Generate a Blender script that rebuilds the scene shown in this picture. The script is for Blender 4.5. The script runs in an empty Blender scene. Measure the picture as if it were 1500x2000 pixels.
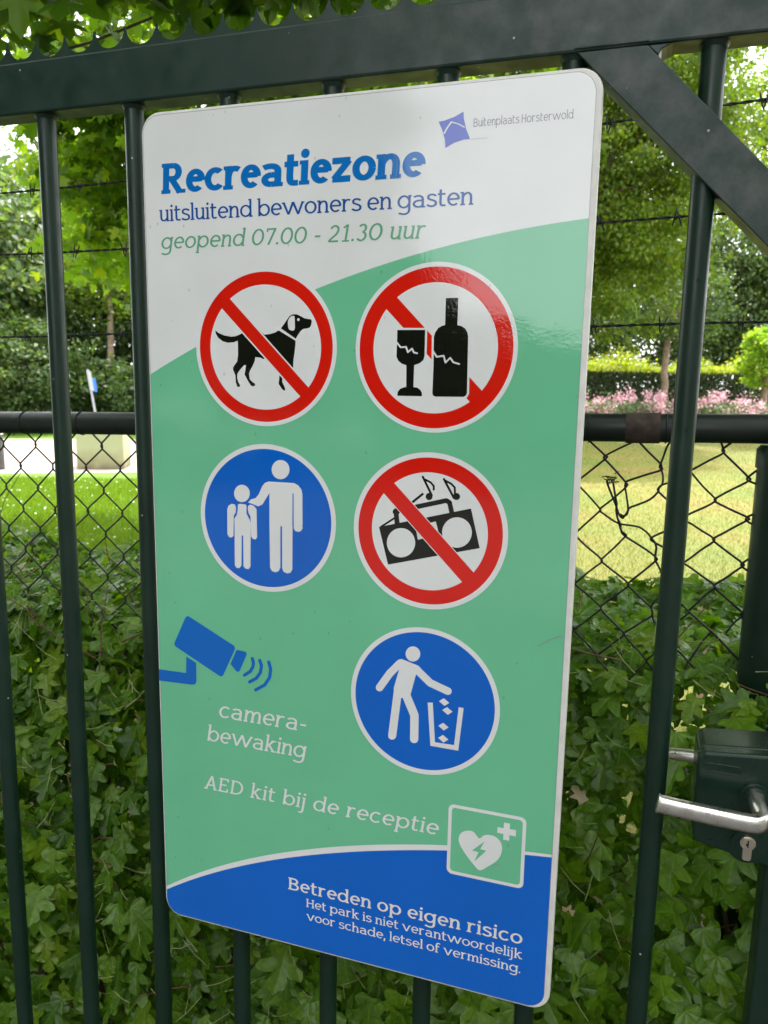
import bpy, math, random
import numpy as np
from mathutils import Vector, Matrix, Quaternion
from mathutils.geometry import delaunay_2d_cdt
random.seed(7); rng = np.random.default_rng(7)
sc = bpy.context.scene
COL = sc.collection

# ------------------------------------------------------------------ camera
# the gate is the plane y = 0 (x to the right along it, z up); sign lower-left corner at (0, 0, Z0)
Z0 = 0.712
CAMP = Vector((0.66594364, -0.95367581, 0.83787738 + Z0))
F = 1518.55                                   # focal length in pixels of a 1500 x 2000 frame
R_ = ((0.9491304, 0.01726896, -0.31440938), (0.06794316, -0.98620566, 0.15093751), (-0.30746578, -0.16462134, -0.93721108))
def w3(r): return Vector((r[0], -r[2], r[1]))
cx_, cy_, cz_ = w3(R_[0]), w3(R_[1]), w3(R_[2])     # image right, image down, forward in world axes
def ray(u, v): return cx_ * ((u - 750) / F) + cy_ * ((v - 1000) / F) + cz_
def P(u, v, Y):                                # the point of the plane y = Y seen at that place
    d = ray(u, v); return CAMP + d * ((Y - CAMP.y) / d.y)
def PD(u, v, D):                               # the point at distance D along the view axis
    return CAMP + ray(u, v) * D
cam = bpy.data.cameras.new('camera'); camo = bpy.data.objects.new('camera', cam); COL.objects.link(camo)
M = Matrix((cx_, -cy_, -cz_)).transposed().to_4x4(); M.translation = CAMP
camo.matrix_world = M
cam.sensor_fit = 'VERTICAL'; cam.sensor_height = 36; cam.lens = F / 2000 * 36
cam.clip_start = 0.02; cam.clip_end = 2000
cam.dof.use_dof = True; cam.dof.focus_distance = 1.06; cam.dof.aperture_fstop = 9.5
sc.camera = camo
sc.render.resolution_x = 768; sc.render.resolution_y = 1024

# ------------------------------------------------------------------ light
SUN_EL, SUN_AZ = math.radians(60), math.radians(10)      # azimuth from +y towards +x
to_sun = Vector((math.sin(SUN_AZ) * math.cos(SUN_EL), math.cos(SUN_AZ) * math.cos(SUN_EL), math.sin(SUN_EL)))
world = bpy.data.worlds.new('World'); sc.world = world; world.use_nodes = True
nt = world.node_tree; nt.nodes.clear()
wo = nt.nodes.new('ShaderNodeOutputWorld'); bg = nt.nodes.new('ShaderNodeBackground')
sky = nt.nodes.new('ShaderNodeTexSky'); sky.sky_type = 'NISHITA'; sky.sun_disc = False
sky.sun_elevation = SUN_EL; sky.sun_rotation = SUN_AZ; sky.dust_density = 3.0; sky.air_density = 1.0
# bright thin cloud over most of the sky
tc = nt.nodes.new('ShaderNodeTexCoord'); nz = nt.nodes.new('ShaderNodeTexNoise'); nz.inputs['Scale'].default_value = 2.2; nz.inputs['Detail'].default_value = 6
cr = nt.nodes.new('ShaderNodeValToRGB'); cr.color_ramp.elements[0].position = .30; cr.color_ramp.elements[1].position = .62
cr.color_ramp.elements[0].color = (.55, .55, .55, 1); cr.color_ramp.elements[1].color = (1, 1, 1, 1)
mx = nt.nodes.new('ShaderNodeMixRGB'); mx.inputs[2].default_value = (15.5, 15.7, 15.9, 1)
nt.links.new(tc.outputs['Generated'], nz.inputs['Vector']); nt.links.new(nz.outputs['Fac'], cr.inputs[0])
nt.links.new(cr.outputs[0], mx.inputs[0]); nt.links.new(sky.outputs[0], mx.inputs[1])
nt.links.new(mx.outputs[0], bg.inputs[0]); bg.inputs[1].default_value = 0.13
nt.links.new(bg.outputs[0], wo.inputs[0])
sl = bpy.data.lights.new('sun', 'SUN'); sl.energy = 3.6; sl.angle = math.radians(1.0); sl.color = (1, .95, .86)
so = bpy.data.objects.new('sun', sl); COL.objects.link(so); so.rotation_mode = 'QUATERNION'
so.rotation_quaternion = to_sun.to_track_quat('Z', 'Y')
sc.view_settings.view_transform = 'Standard'; sc.view_settings.look = 'None'
sc.view_settings.exposure = 1.32; sc.view_settings.gamma = 1; sc.view_settings.use_curve_mapping = False
sc.render.engine = 'CYCLES'
sc.cycles.max_bounces = 10; sc.cycles.diffuse_bounces = 5; sc.cycles.transmission_bounces = 6; sc.cycles.glossy_bounces = 4
sc.cycles.sample_clamp_indirect = 6

# ------------------------------------------------------------------ object helpers
def obj(name, me, mat=None, parent=None, kind=None, label=None):
    o = bpy.data.objects.new(name, me); COL.objects.link(o)
    if mat is not None and me is not None and len(me.materials) == 0: me.materials.append(mat)
    if parent: o.parent = parent
    if kind: o['kind'] = kind
    if label: o['label'] = label
    return o
def thing(name, label, cat, loc=(0, 0, 0), group=None):
    o = bpy.data.objects.new(name, None); COL.objects.link(o); o.location = loc
    o.empty_display_size = .1
    o['label'] = label; o['category'] = cat
    if group: o['group'] = group
    return o
class MB:
    """collects shapes in world space, then makes one mesh (optionally relative to a parent's origin)"""
    def __init__(s): s.v = []; s.f = []; s.smooth = []
    def add(s, vs, fs, sm=False):
        b = len(s.v); s.v += [tuple(p) for p in vs]; s.f += [tuple(i + b for i in f) for f in fs]; s.smooth += [sm] * len(fs)
    def box(s, x0, x1, y0, y1, z0, z1):
        s.add([(x0,y0,z0),(x1,y0,z0),(x1,y1,z0),(x0,y1,z0),(x0,y0,z1),(x1,y0,z1),(x1,y1,z1),(x0,y1,z1)],
              [(3,2,1,0),(4,5,6,7),(0,1,5,4),(1,2,6,5),(2,3,7,6),(3,0,4,7)])
    def prism(s, poly, a, b, axis='y'):
        n = len(poly)
        if axis == 'y': vs = [(p[0], a, p[1]) for p in poly] + [(p[0], b, p[1]) for p in poly]
        elif axis == 'z': vs = [(p[0], p[1], a) for p in poly] + [(p[0], p[1], b) for p in poly]
        s.add(vs, [tuple(range(n)), tuple(range(2*n-1, n-1, -1))] + [(i, i+n, (i+1) % n + n, (i+1) % n) for i in range(n)])
    def tube(s, pts, r, n=10, caps=True, sq=None, sm=True):
        pts = [Vector(p) for p in pts]; m = len(pts)
        rs = list(r) if isinstance(r, (list, tuple)) else [r] * m
        t0 = (pts[1] - pts[0]).normalized()
        up = Vector((0, 0, 1)) if abs(t0.z) < .9 else Vector((0, 1, 0))
        a = t0.cross(up).normalized()
        vs = []
        for i, p in enumerate(pts):
            t = (pts[min(i+1, m-1)] - pts[max(i-1, 0)]).normalized()
            a = (a - t * a.dot(t)).normalized(); b = t.cross(a)
            for k in range(n):
                an = 2 * math.pi * k / n
                vs.append(p + a * (math.cos(an) * rs[i]) + b * (math.sin(an) * rs[i] * (sq or 1)))
        fs = [(i*n+k, i*n+(k+1) % n, (i+1)*n+(k+1) % n, (i+1)*n+k) for i in range(m-1) for k in range(n)]
        s.add(vs, fs, sm)
        if caps:
            s.add([vs[k] for k in range(n)], [tuple(range(n))][::1]); s.f[-1] = s.f[-1][::-1]
            s.add([vs[(m-1)*n+k] for k in range(n)], [tuple(range(n))])
    def build(s, name, mat, parent=None, kind=None, label=None, bevel=0, seg=2, origin=None):
        me = bpy.data.meshes.new(name)
        base = Vector((0, 0, 0))
        if parent is not None:
            pp = parent
            while pp is not None: base = base + pp.location; pp = pp.parent
        off = Vector(origin) if origin is not None else base
        me.from_pydata([tuple(Vector(v) - off) for v in s.v], [], s.f); me.validate()
        if len(me.polygons) == len(s.smooth): me.polygons.foreach_set('use_smooth', s.smooth)
        o = obj(name, me, mat, parent, kind, label)
        if origin is not None: o.location = Vector(origin) - base
        if bevel:
            m = o.modifiers.new('bevel', 'BEVEL'); m.width = bevel; m.segments = seg; m.limit_method = 'ANGLE'; m.angle_limit = math.radians(40)
            m.harden_normals = False
        return o
def tag(o, label, cat, group=None):
    o['label'] = label; o['category'] = cat
    if group: o['group'] = group
    return o

# ------------------------------------------------------------------ materials
def mat_new(name):
    m = bpy.data.materials.new(name); m.use_nodes = True; t = m.node_tree
    return m, t, t.nodes['Principled BSDF']
def N(t, ty, **kw):
    n = t.nodes.new(ty)
    for k, v in kw.items():
        if k in n.inputs: n.inputs[k].default_value = v
        else: setattr(n, k, v)
    return n
def ramp(t, src, stops):
    r = t.nodes.new('ShaderNodeValToRGB'); e = r.color_ramp.elements
    while len(e) < len(stops): e.new(.5)
    for i, (p, c) in enumerate(stops): e[i].position = p; e[i].color = (c[0], c[1], c[2], 1)
    t.links.new(src, r.inputs[0]); return r
def bump(t, b, src, strength, dist):
    n = N(t, 'ShaderNodeBump'); n.inputs['Strength'].default_value = strength; n.inputs['Distance'].default_value = dist
    t.links.new(src, n.inputs['Height']); t.links.new(n.outputs[0], b.inputs['Normal']); return n

def paint(name, c1, c2, rough=.38, specks=True, rust=None, sheen_blotch=0.0):
    m, t, b = mat_new(name)
    g = N(t, 'ShaderNodeNewGeometry')
    n1 = N(t, 'ShaderNodeTexNoise'); n1.inputs['Scale'].default_value = 9; n1.inputs['Detail'].default_value = 8; n1.inputs['Roughness'].default_value = .65
    t.links.new(g.outputs['Position'], n1.inputs['Vector'])
    r1 = ramp(t, n1.outputs['Fac'], [(.35, c1), (.7, c2)])
    col = r1.outputs[0]
    if sheen_blotch:  # grey blotches growing to the right: dust, algae and painted sky reflection
        n3 = N(t, 'ShaderNodeTexNoise'); n3.inputs['Scale'].default_value = 22; n3.inputs['Detail'].default_value = 10; n3.inputs['Roughness'].default_value = .7
        t.links.new(g.outputs['Position'], n3.inputs['Vector'])
        r3 = ramp(t, n3.outputs['Fac'], [(.42, (0, 0, 0)), (.66, (1, 1, 1))])
        sp = N(t, 'ShaderNodeSeparateXYZ'); t.links.new(g.outputs['Position'], sp.inputs[0])
        mr = N(t, 'ShaderNodeMapRange'); mr.inputs['From Min'].default_value = .15; mr.inputs['From Max'].default_value = .5
        t.links.new(sp.outputs['X'], mr.inputs['Value'])
        mu = N(t, 'ShaderNodeMath', operation='MULTIPLY'); t.links.new(r3.outputs[0], mu.inputs[0]); t.links.new(mr.outputs[0], mu.inputs[1])
        m2 = N(t, 'ShaderNodeMath', operation='MULTIPLY'); m2.inputs[1].default_value = sheen_blotch; t.links.new(mu.outputs[0], m2.inputs[0])
        mm = N(t, 'ShaderNodeMixRGB'); mm.inputs[2].default_value = (.085, .082, .078, 1)
        t.links.new(m2.outputs[0], mm.inputs[0]); t.links.new(col, mm.inputs[1]); col = mm.outputs[0]
    if specks:
        vo = N(t, 'ShaderNodeTexVoronoi'); vo.inputs['Scale'].default_value = 46; t.links.new(g.outputs['Position'], vo.inputs['Vector'])
        rr = ramp(t, vo.outputs['Distance'], [(.045, (1, 1, 1)), (.075, (0, 0, 0))])
        rn = N(t, 'ShaderNodeSeparateColor'); t.links.new(vo.outputs['Color'], rn.inputs[0])
        gt = N(t, 'ShaderNodeMath', operation='GREATER_THAN'); gt.inputs[1].default_value = .68; t.links.new(rn.outputs[0], gt.inputs[0])
        mu = N(t, 'ShaderNodeMath', operation='MULTIPLY'); t.links.new(rr.outputs[0], mu.inputs[0]); t.links.new(gt.outputs[0], mu.inputs[1])
        mm = N(t, 'ShaderNodeMixRGB'); mm.inputs[2].default_value = (.32, .33, .31, 1)
        t.links.new(mu.outputs[0], mm.inputs[0]); t.links.new(col, mm.inputs[1]); col = mm.outputs[0]
    t.links.new(col, b.inputs['Base Color'])
    n2 = N(t, 'ShaderNodeTexNoise'); n2.inputs['Scale'].default_value = 30; n2.inputs['Detail'].default_value = 6
    t.links.new(g.outputs['Position'], n2.inputs['Vector'])
    r2 = ramp(t, n2.outputs['Fac'], [(.3, (rough-.08,)*3), (.75, (rough+.14,)*3)])
    t.links.new(r2.outputs[0], b.inputs['Roughness'])
    bump(t, b, n2.outputs['Fac'], .12, .002)
    b.inputs['IOR'].default_value = 1.40
    return m
M_GATE = paint('green_gate_paint', (.004, .017, .010), (.007, .024, .015), .38)
M_BEAM = paint('weathered_sheen_beam_paint', (.004, .019, .013), (.008, .026, .019), .42, sheen_blotch=.5)
M_FENCE = paint('dark_fence_pipe_paint', (.010, .016, .014), (.022, .028, .024), .40)
M_WIRE = paint('dark_fence_wire', (.006, .008, .006), (.016, .018, .012), .55, specks=False)
M_LOCK = paint('dark_green_lock_enamel', (.005, .018, .012), (.009, .024, .016), .24, specks=False)
def metal(name, c, rough):
    m, t, b = mat_new(name); b.inputs['Base Color'].default_value = (*c, 1); b.inputs['Metallic'].default_value = 1
    g = N(t, 'ShaderNodeNewGeometry'); n = N(t, 'ShaderNodeTexNoise'); n.inputs['Scale'].default_value = 90; t.links.new(g.outputs['Position'], n.inputs['Vector'])
    r = ramp(t, n.outputs['Fac'], [(.3, (rough-.06,)*3), (.7, (rough+.1,)*3)]); t.links.new(r.outputs[0], b.inputs['Roughness'])
    return m
M_ALU = metal('brushed_aluminium', (.78, .74, .69), .30)
M_BRASS = metal('nickel_lock_cylinder', (.62, .55, .45), .33)
def plain(name, c, rough=.6, noise=.25, scale=14):
    m, t, b = mat_new(name)
    g = N(t, 'ShaderNodeNewGeometry'); n = N(t, 'ShaderNodeTexNoise'); n.inputs['Scale'].default_value = scale; n.inputs['Detail'].default_value = 7
    t.links.new(g.outputs['Position'], n.inputs['Vector'])
    r = ramp(t, n.outputs['Fac'], [(.3, [x * (1 - noise) for x in c]), (.7, [min(1, x * (1 + noise)) for x in c])])
    t.links.new(r.outputs[0], b.inputs['Base Color']); b.inputs['Roughness'].default_value = rough
    bump(t, b, n.outputs['Fac'], .3, .004)
    return m
M_BLACK = plain('black_hole', (.004, .004, .004), .8)
M_RUST = plain('rust_stained_clamp', (.050, .032, .024), .75, .6, 60)

def vinyl(name, c):
    """printed foil: glossy, faint orange peel, dust specks"""
    m, t, b = mat_new(name)
    g = N(t, 'ShaderNodeNewGeometry')
    n0 = N(t, 'ShaderNodeTexNoise'); n0.inputs['Scale'].default_value = 7; n0.inputs['Detail'].default_value = 8; t.links.new(g.outputs['Position'], n0.inputs['Vector'])
    r0 = ramp(t, n0.outputs['Fac'], [(.3, [x * .95 for x in c]), (.7, [min(1, x * 1.03) for x in c])])
    # small dark flecks
    mp = N(t, 'ShaderNodeMapping'); mp.inputs['Scale'].default_value = (1, 1, .55); mp.inputs['Rotation'].default_value = (0, .25, 0)
    t.links.new(g.outputs['Position'], mp.inputs[0])
    vo = N(t, 'ShaderNodeTexVoronoi'); vo.inputs['Scale'].default_value = 60; t.links.new(mp.outputs[0], vo.inputs['Vector'])
    rr = ramp(t, vo.outputs['Distance'], [(.03, (1, 1, 1)), (.09, (0, 0, 0))])
    rn = N(t, 'ShaderNodeSeparateColor'); t.links.new(vo.outputs['Color'], rn.inputs[0])
    gt = N(t, 'ShaderNodeMath', operation='GREATER_THAN'); gt.inputs[1].default_value = .55; t.links.new(rn.outputs[0], gt.inputs[0])
    mu = N(t, 'ShaderNodeMath', operation='MULTIPLY'); t.links.new(rr.outputs[0], mu.inputs[0]); t.links.new(gt.outputs[0], mu.inputs[1])
    m3 = N(t, 'ShaderNodeMath', operation='MULTIPLY'); m3.inputs[1].default_value = .38; t.links.new(mu.outputs[0], m3.inputs[0])
    mm = N(t, 'ShaderNodeMixRGB'); mm.inputs[2].default_value = (.06, .06, .05, 1)
    t.links.new(m3.outputs[0], mm.inputs[0]); t.links.new(r0.outputs[0], mm.inputs[1]); t.links.new(mm.outputs[0], b.inputs['Base Color'])
    b.inputs['Roughness'].default_value = .035; b.inputs['IOR'].default_value = 1.52
    n1 = N(t, 'ShaderNodeTexNoise'); n1.inputs['Scale'].default_value = 260; n1.inputs['Detail'].default_value = 2; t.links.new(g.outputs['Position'], n1.inputs['Vector'])
    n2 = N(t, 'ShaderNodeTexNoise'); n2.inputs['Scale'].default_value = 16; n2.inputs['Detail'].default_value = 2; t.links.new(g.outputs['Position'], n2.inputs['Vector'])
    ad = N(t, 'ShaderNodeMath', operation='MULTIPLY_ADD'); ad.inputs[1].default_value = 6.0
    t.links.new(n2.outputs['Fac'], ad.inputs[0]); t.links.new(n1.outputs['Fac'], ad.inputs[2])
    bump(t, b, ad.outputs[0], .5, .00011)
    return m
V = dict(white=vinyl('white_print', (.66, .66, .665)), green=vinyl('mint_green_print', (.135, .45, .265)), blue=vinyl('blue_print', (.002, .105, .50)),
         red=vinyl('red_print', (.60, .010, .004)), black=vinyl('black_print', (.006, .007, .005)), title=vinyl('title_blue_print', (.004, .135, .44)),
         navy=vinyl('dark_blue_print', (.010, .075, .30)), gtext=vinyl('green_letter_print', (.115, .34, .20)), logo=vinyl('lilac_logo_print', (.10, .135, .50)),
         grey=vinyl('grey_letter_print', (.24, .24, .28)), camblue=vinyl('camera_blue_print', (.003, .115, .47)))
M_RIM = plain('off_white_sign_rim', (.62, .60, .57), .38, .08, 40)

# ------------------------------------------------------------------ flat shapes: painter's union of polygons
def flat(name, shapes, Y, parent, label=None, single=None):
    """shapes: [(colour, polygon in mm on the sign)], later ones on top; one flat mesh, no overlaps"""
    pts = []; faces = []
    for c, poly in shapes:
        q = [Vector((round(p[0], 4), round(p[1], 4))) for p in poly]
        out = [q[0]]
        for p in q[1:]:
            if (p - out[-1]).length > 1e-3: out.append(p)
        if (out[0] - out[-1]).length < 1e-3: out.pop()
        if len(out) < 3: faces.append(None); continue
        a = sum(out[i].x * out[(i+1) % len(out)].y - out[(i+1) % len(out)].x * out[i].y for i in range(len(out)))
        if a < 0: out.reverse()
        faces.append(list(range(len(pts), len(pts) + len(out)))); pts += out
    idx = [i for i, f in enumerate(faces) if f]
    r = delaunay_2d_cdt(pts, [], [faces[i] for i in idx], 0, 1e-4)
    cols = []
    me = bpy.data.meshes.new(name); tris = []; mi = []
    for tri, of in zip(r[2], r[5]):
        if not of: continue
        c = shapes[idx[max(of)]][0]
        if c is None: continue
        if c not in cols: cols.append(c)
        a, b_, c_ = (r[0][i] for i in tri)
        tris.append(tuple(tri)); mi.append(cols.index(c))
    base = parent.location
    me.from_pydata([(v.x / 1000 - base.x, Y - base.y, v.y / 1000 + Z0 - base.z) for v in r[0]], [], tris)
    for c in cols: me.materials.append(V[c])
    me.polygons.foreach_set('material_index', mi)
    me.validate(); me.update()
    # normals towards the camera (-y)
    if me.polygons and me.polygons[0].normal.y > 0: me.flip_normals()
    return obj(name, me, None, parent, None, label)
def circ(x, y, rx, ry=None, n=96):
    ry = ry or rx
    return [(x + rx * math.cos(2*math.pi*i/n), y + ry * math.sin(2*math.pi*i/n)) for i in range(n)]
def hull(p):
    p = sorted(set(p)); 
    def half(q):
        h = []
        for a in q:
            while len(h) > 1 and (h[-1][0]-h[-2][0])*(a[1]-h[-2][1])-(h[-1][1]-h[-2][1])*(a[0]-h[-2][0]) <= 1e-12: h.pop()
            h.append(a)
        return h[:-1]
    return half(p)+half(p[::-1])
def ribbon(pts, a, b=None, closed=False, round_end=False):
    """list of polygons along a path, elliptical pen of half sizes a (across) and b (up)"""
    b = a if b is None else b
    m = len(pts); L = []; R = []
    for i in range(m):
        p0 = pts[max(i-1, 0)]; p1 = pts[min(i+1, m-1)]
        dx, dy = p1[0]-p0[0], p1[1]-p0[1]; l = math.hypot(dx, dy) or 1; nx, ny = -dy/l, dx/l
        if 0 < i < m-1:
            e0 = (pts[i][0]-p0[0], pts[i][1]-p0[1]); e1 = (p1[0]-pts[i][0], p1[1]-pts[i][1])
            l0 = math.hypot(*e0) or 1; l1 = math.hypot(*e1) or 1
            cs = max(.4, math.sqrt(max(0, (1 + (e0[0]*e1[0]+e0[1]*e1[1])/(l0*l1)) / 2)))
        else: cs = 1
        q = math.sqrt((a*nx)**2 + (b*ny)**2) or 1
        ox, oy = a*a*nx/q/cs, b*b*ny/q/cs
        L.append((pts[i][0]+ox, pts[i][1]+oy)); R.append((pts[i][0]-ox, pts[i][1]-oy))
    out = [hull([L[i], L[i+1], R[i+1], R[i]]) for i in range(m-1)]
    if round_end: out += [circ(*pts[0], a, b, 20), circ(*pts[-1], a, b, 20)]
    return out
def arc(cx, cy, rx, ry, a0, a1, n=18):
    return [(cx + rx*math.cos(math.radians(a0+(a1-a0)*i/n)), cy + ry*math.sin(math.radians(a0+(a1-a0)*i/n))) for i in range(n+1)]
def bez(p0, p1, p2, p3, n=12):
    return [tuple((1-t)**3*p0[k]+3*(1-t)**2*t*p1[k]+3*(1-t)*t*t*p2[k]+t**3*p3[k] for k in (0, 1)) for t in [i/n for i in range(n+1)]]
def smoothp(pts, n=6):
    """closed Catmull-Rom through points"""
    m = len(pts); out = []
    for i in range(m):
        p0, p1, p2, p3 = pts[i-1], pts[i], pts[(i+1) % m], pts[(i+2) % m]
        for k in range(n):
            t = k/n
            out.append(tuple(.5*((2*p1[j])+(-p0[j]+p2[j])*t+(2*p0[j]-5*p1[j]+4*p2[j]-p3[j])*t*t+(-p0[j]+3*p1[j]-3*p2[j]+p3[j])*t**3) for j in (0, 1)))
    return out

# ------------------------------------------------------------------ slab-serif lettering, drawn by strokes (x-height = 1)
ASC, CAP, DSC = 1.46, 1.32, -.44
def glyph(ch, t, k, e):
    """t stem, k slab thickness (0: sans), e slab overhang -> polygons, advance"""
    G = []; tb = t * .74; hb = tb/2; h = t/2
    def rect(x0, y0, x1, y1): G.append([(x0, y0), (x1, y0), (x1, y1), (x0, y1)])
    def stem(x, y0, y1): rect(x-h, y0, x+h, y1)
    def base(x, l=1, r=1, y=0):
        if k: rect(x-h-e*l, y, x+h+e*r, y+k)
    def top(x, y, l=1, r=0):
        if k: rect(x-h-e*l, y-k, x+h+e*r, y)
    def C(pts): G.extend(ribbon(pts, h, hb))
    s = e + h if k else h
    if ch == 'o': rx = .5-h; C(arc(.5, .5, rx, .5-hb, 0, 360, 36)); return G, 1.0
    if ch in '0O': rx = .52-h; C(arc(.52, CAP/2, rx, CAP/2-hb, 0, 360, 36)); return G, 1.06
    if ch == 'c': C(arc(.5, .5, .5-h, .5-hb, 48, 318, 28)); return G, .9
    if ch == 'C': C(arc(.58, CAP/2, .58-h, CAP/2-hb, 48, 312, 28)); return G, 1.06
    if ch == 'e': C(arc(.5, .5, .47-h, .5-hb, -2, 312, 30)); rect(h, .44, .97-h, .44+tb); return G, .95
    if ch == 'a':
        xr = .80; C(bez((.13, .80), (.25, .98-hb), (xr, 1.08-hb), (xr, .60)))
        stem(xr, .0+(k*.5), .62); rect(xr-h, 0, xr+h+e*1.1 if k else xr+h, max(k, .02))
        C(arc(xr-.30, .30, .46-h, .30-hb+.01, 90, 270, 18)); C([(xr-.30, .60-hb+.01), (xr, .60-hb+.01)]); C(bez((xr-.30, hb-.01), (xr-.15, hb), (xr-.05, .1), (xr, .22), 8))
        return G, xr+h+e*1.1+.04
    if ch in 'dbpqg':
        if ch in 'dqg':
            xr = 1.0-h; C(arc(.5, .5, .5-h, .5-hb, 20, 340, 30))
            if ch == 'd': stem(xr, 0, ASC); top(xr, ASC); rect(xr, 0, xr+h+e, k or .01)
            if ch == 'g':
                stem(xr, -.1, 1); 
                if k: rect(xr, 1-k, xr+h+e*.8, 1)
                C(bez((xr, -.08), (xr, -.5), (.45, -.5), (.12, -.34)))
            return G, 1.0+(e*.9 if k else .04)
        xl = s; C(arc(xl+.42, .5, .49-h, .5-hb, -158, 158, 30))
        if ch == 'b': stem(xl, 0, ASC); top(xl, ASC)
        else: stem(xl, DSC, 1); top(xl, 1); base(xl, 1, 1, DSC)
        return G, xl+.92
    if ch in 'nhmru':
        xl = s; w = .60
        if ch == 'u':
            w = .58; stem(xl, .3, 1); top(xl, 1); C(bez((xl, .36), (xl, -.12+hb), (xl+w*.8, -.05+hb), (xl+w, .34))); stem(xl+w, 0, 1); top(xl+w, 1); rect(xl+w, 0, xl+w+h+e, k or .01)
            return G, xl+w+s
        stem(xl, 0, ASC if ch == 'h' else 1); top(xl, ASC if ch == 'h' else 1); base(xl)
        if ch == 'r':
            C(bez((xl, .55), (xl+.06, .92), (xl+.28, 1.05-hb), (xl+.50, .94-hb))); return G, xl+.56
        xs = [xl+w] if ch != 'm' else [xl+w*.92, xl+w*1.84]
        x0 = xl
        for x in xs:
            C(bez((x0, .58), (x0+.10, .98), (x, 1.14-hb), (x, .56))); stem(x, 0, .60); base(x, .8, 1); x0 = x
        return G, x0+s
    if ch in 'ij':
        x = s
        if ch == 'i': stem(x, 0, 1); base(x); top(x, 1)
        else: stem(x, -.12, 1); top(x, 1); C(bez((x, -.08), (x, -.42), (x-.12, -.46), (x-.32, -.40), 8))
        G.append(circ(x, 1.28, h*1.22, h*1.22, 16)); return G, 2*s
    if ch == 'l': stem(s, 0, ASC); base(s); top(s, ASC); return G, 2*s
    if ch == 'k':
        stem(s, 0, ASC); top(s, ASC); base(s); C([(s, .42), (s+.52, .98)]); C([(s+.18, .58), (s+.62, .02)])
        if k: rect(s+.32, 1-k, s+.74, 1); rect(s+.42, 0, s+.82, k)
        return G, s+.80
    if ch == 't': x = s*.9+.05; stem(x, .3, 1.28); rect(x-h-e-.03, 1-max(k, tb), x+.36, 1); C(bez((x, .36), (x, -.06+hb), (x+.16, -.02+hb), (x+.38, .10), 8)); return G, x+.42
    if ch == 'f': x = s+.03; stem(x, 0, 1.12); base(x); rect(x-h-e, 1-max(k, tb), x+.34, 1); C(bez((x, 1.08), (x, 1.5), (x+.22, 1.52-hb), (x+.46, 1.42-hb), 10)); return G, x+.42
    if ch == 's':
        C(bez((.70, .80), (.60, 1.0), (.12, 1.06-hb), (.13, .73))); C(bez((.13, .73), (.14, .50), (.72, .56), (.72, .27))); C(bez((.72, .27), (.72, -.08+hb), (.16, -.06+hb), (.08, .20)))
        return G, .80
    if ch in 'vwyx':
        n = 2 if ch == 'w' else 1; w = .42 if ch == 'w' else .46; x = e*.6+h*.6
        for i in range(n):
            C([(x, 1), (x+w*.5*(1.9), .04)] if 0 else [(x, 1), (x+w, .02)]); C([(x+w, .02), (x+2*w*.96, 1)])
            if k: rect(x-h-e*.6, 1-k, x+h+e*.5, 1)
            x += 2*w*.96
        if k: rect(x-h-e*.5, 1-k, x+h+e*.6, 1)
        return G, x+e*.6+h*.6
    if ch == 'z': rect(.06, 1-tb*1.1, .80, 1); rect(.06, 0, .84, tb*1.1); C([(.74, 1-tb*.6), (.14, tb*.6)]); (k and rect(.02, .74, .02+tb, 1)); (k and rect(.84-tb, 0, .84, .26)); return G, .90
    if ch == 'A':
        w = .52; x = e; C([(x+h, 0), (x+w, CAP)]); C([(x+w, CAP), (x+2*w-h, 0)]); rect(x+.26, .36, x+2*w-.26, .36+tb)
        if k: rect(x-e, 0, x+h+h+e, k); rect(x+2*w-2*h-e, 0, x+2*w+e, k)
        return G, 2*w+2*e
    if ch in 'BDEHRL':
        x = s; stem(x, 0, CAP); base(x, 1, 0); top(x, CAP)
        if ch == 'H':
            stem(x+.78, 0, CAP); base(x+.78); top(x+.78, CAP, 1, 1); base(x, 0, 1); top(x, CAP, 0, 1); rect(x, .62, x+.78, .62+tb); return G, x+.78+s
        if ch == 'E': rect(x, 0, x+.72, tb); rect(x, CAP-tb, x+.68, CAP); rect(x, .62, x+.52, .62+tb); (k and (rect(x+.72-tb, 0, x+.72, .34), rect(x+.68-tb, CAP-.3, x+.68, CAP))); return G, x+.80
        if ch == 'L': rect(x, 0, x+.66, tb); return G, x+.72
        if ch == 'D': C([(x, CAP-hb), (x+.3, CAP-hb)]); C([(x, hb), (x+.3, hb)]); C(arc(x+.3, CAP/2, .66-h, CAP/2-hb, -90, 90, 24)); return G, x+1.02
        if ch in 'BR':
            y = .60 if ch == 'R' else .68
            ry = (CAP-y)/2; C([(x, CAP-hb), (x+.36, CAP-hb)]); C([(x, y+hb*.4), (x+.36, y+hb*.4)]); C(arc(x+.36, (CAP+y)/2-hb*.3, .42-h, ry-hb*.7, -90, 90, 18))
            if ch == 'B': C([(x, hb), (x+.4, hb)]); C(arc(x+.4, y/2+hb*.2, .46-h, y/2-hb*.8, -90, 90, 18)); return G, x+.88
            base(x, 0, 1); C([(x+.30, y), (x+.72, .02)]); (k and rect(x+.52, 0, x+.98, k)); return G, x+.96
    if ch == 'I': stem(s, 0, CAP); base(s); top(s, CAP, 1, 1); return G, 2*s
    if ch == 'N': stem(s, 0, CAP); stem(s+.7, 0, CAP); C([(s, CAP), (s+.7, 0)]); return G, s*2+.7
    if ch == 'X': C([(h, 0), (.8, CAP)]); C([(h, CAP), (.8, 0)]); return G, .8+h
    if ch == '1': C([(.14, CAP-.26), (.42, CAP-.04)]); stem(.44, 0, CAP); (k and rect(.14, 0, .74, k)); return G, .80
    if ch == '2': C(arc(.44, CAP-.40, .40-h, .40-hb, 160, -20, 16)); C(bez((.80-h, CAP-.5), (.72, .55), (.3, .4), (.10, hb), 10)); rect(.06, 0, .86, tb); return G, .92
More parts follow.
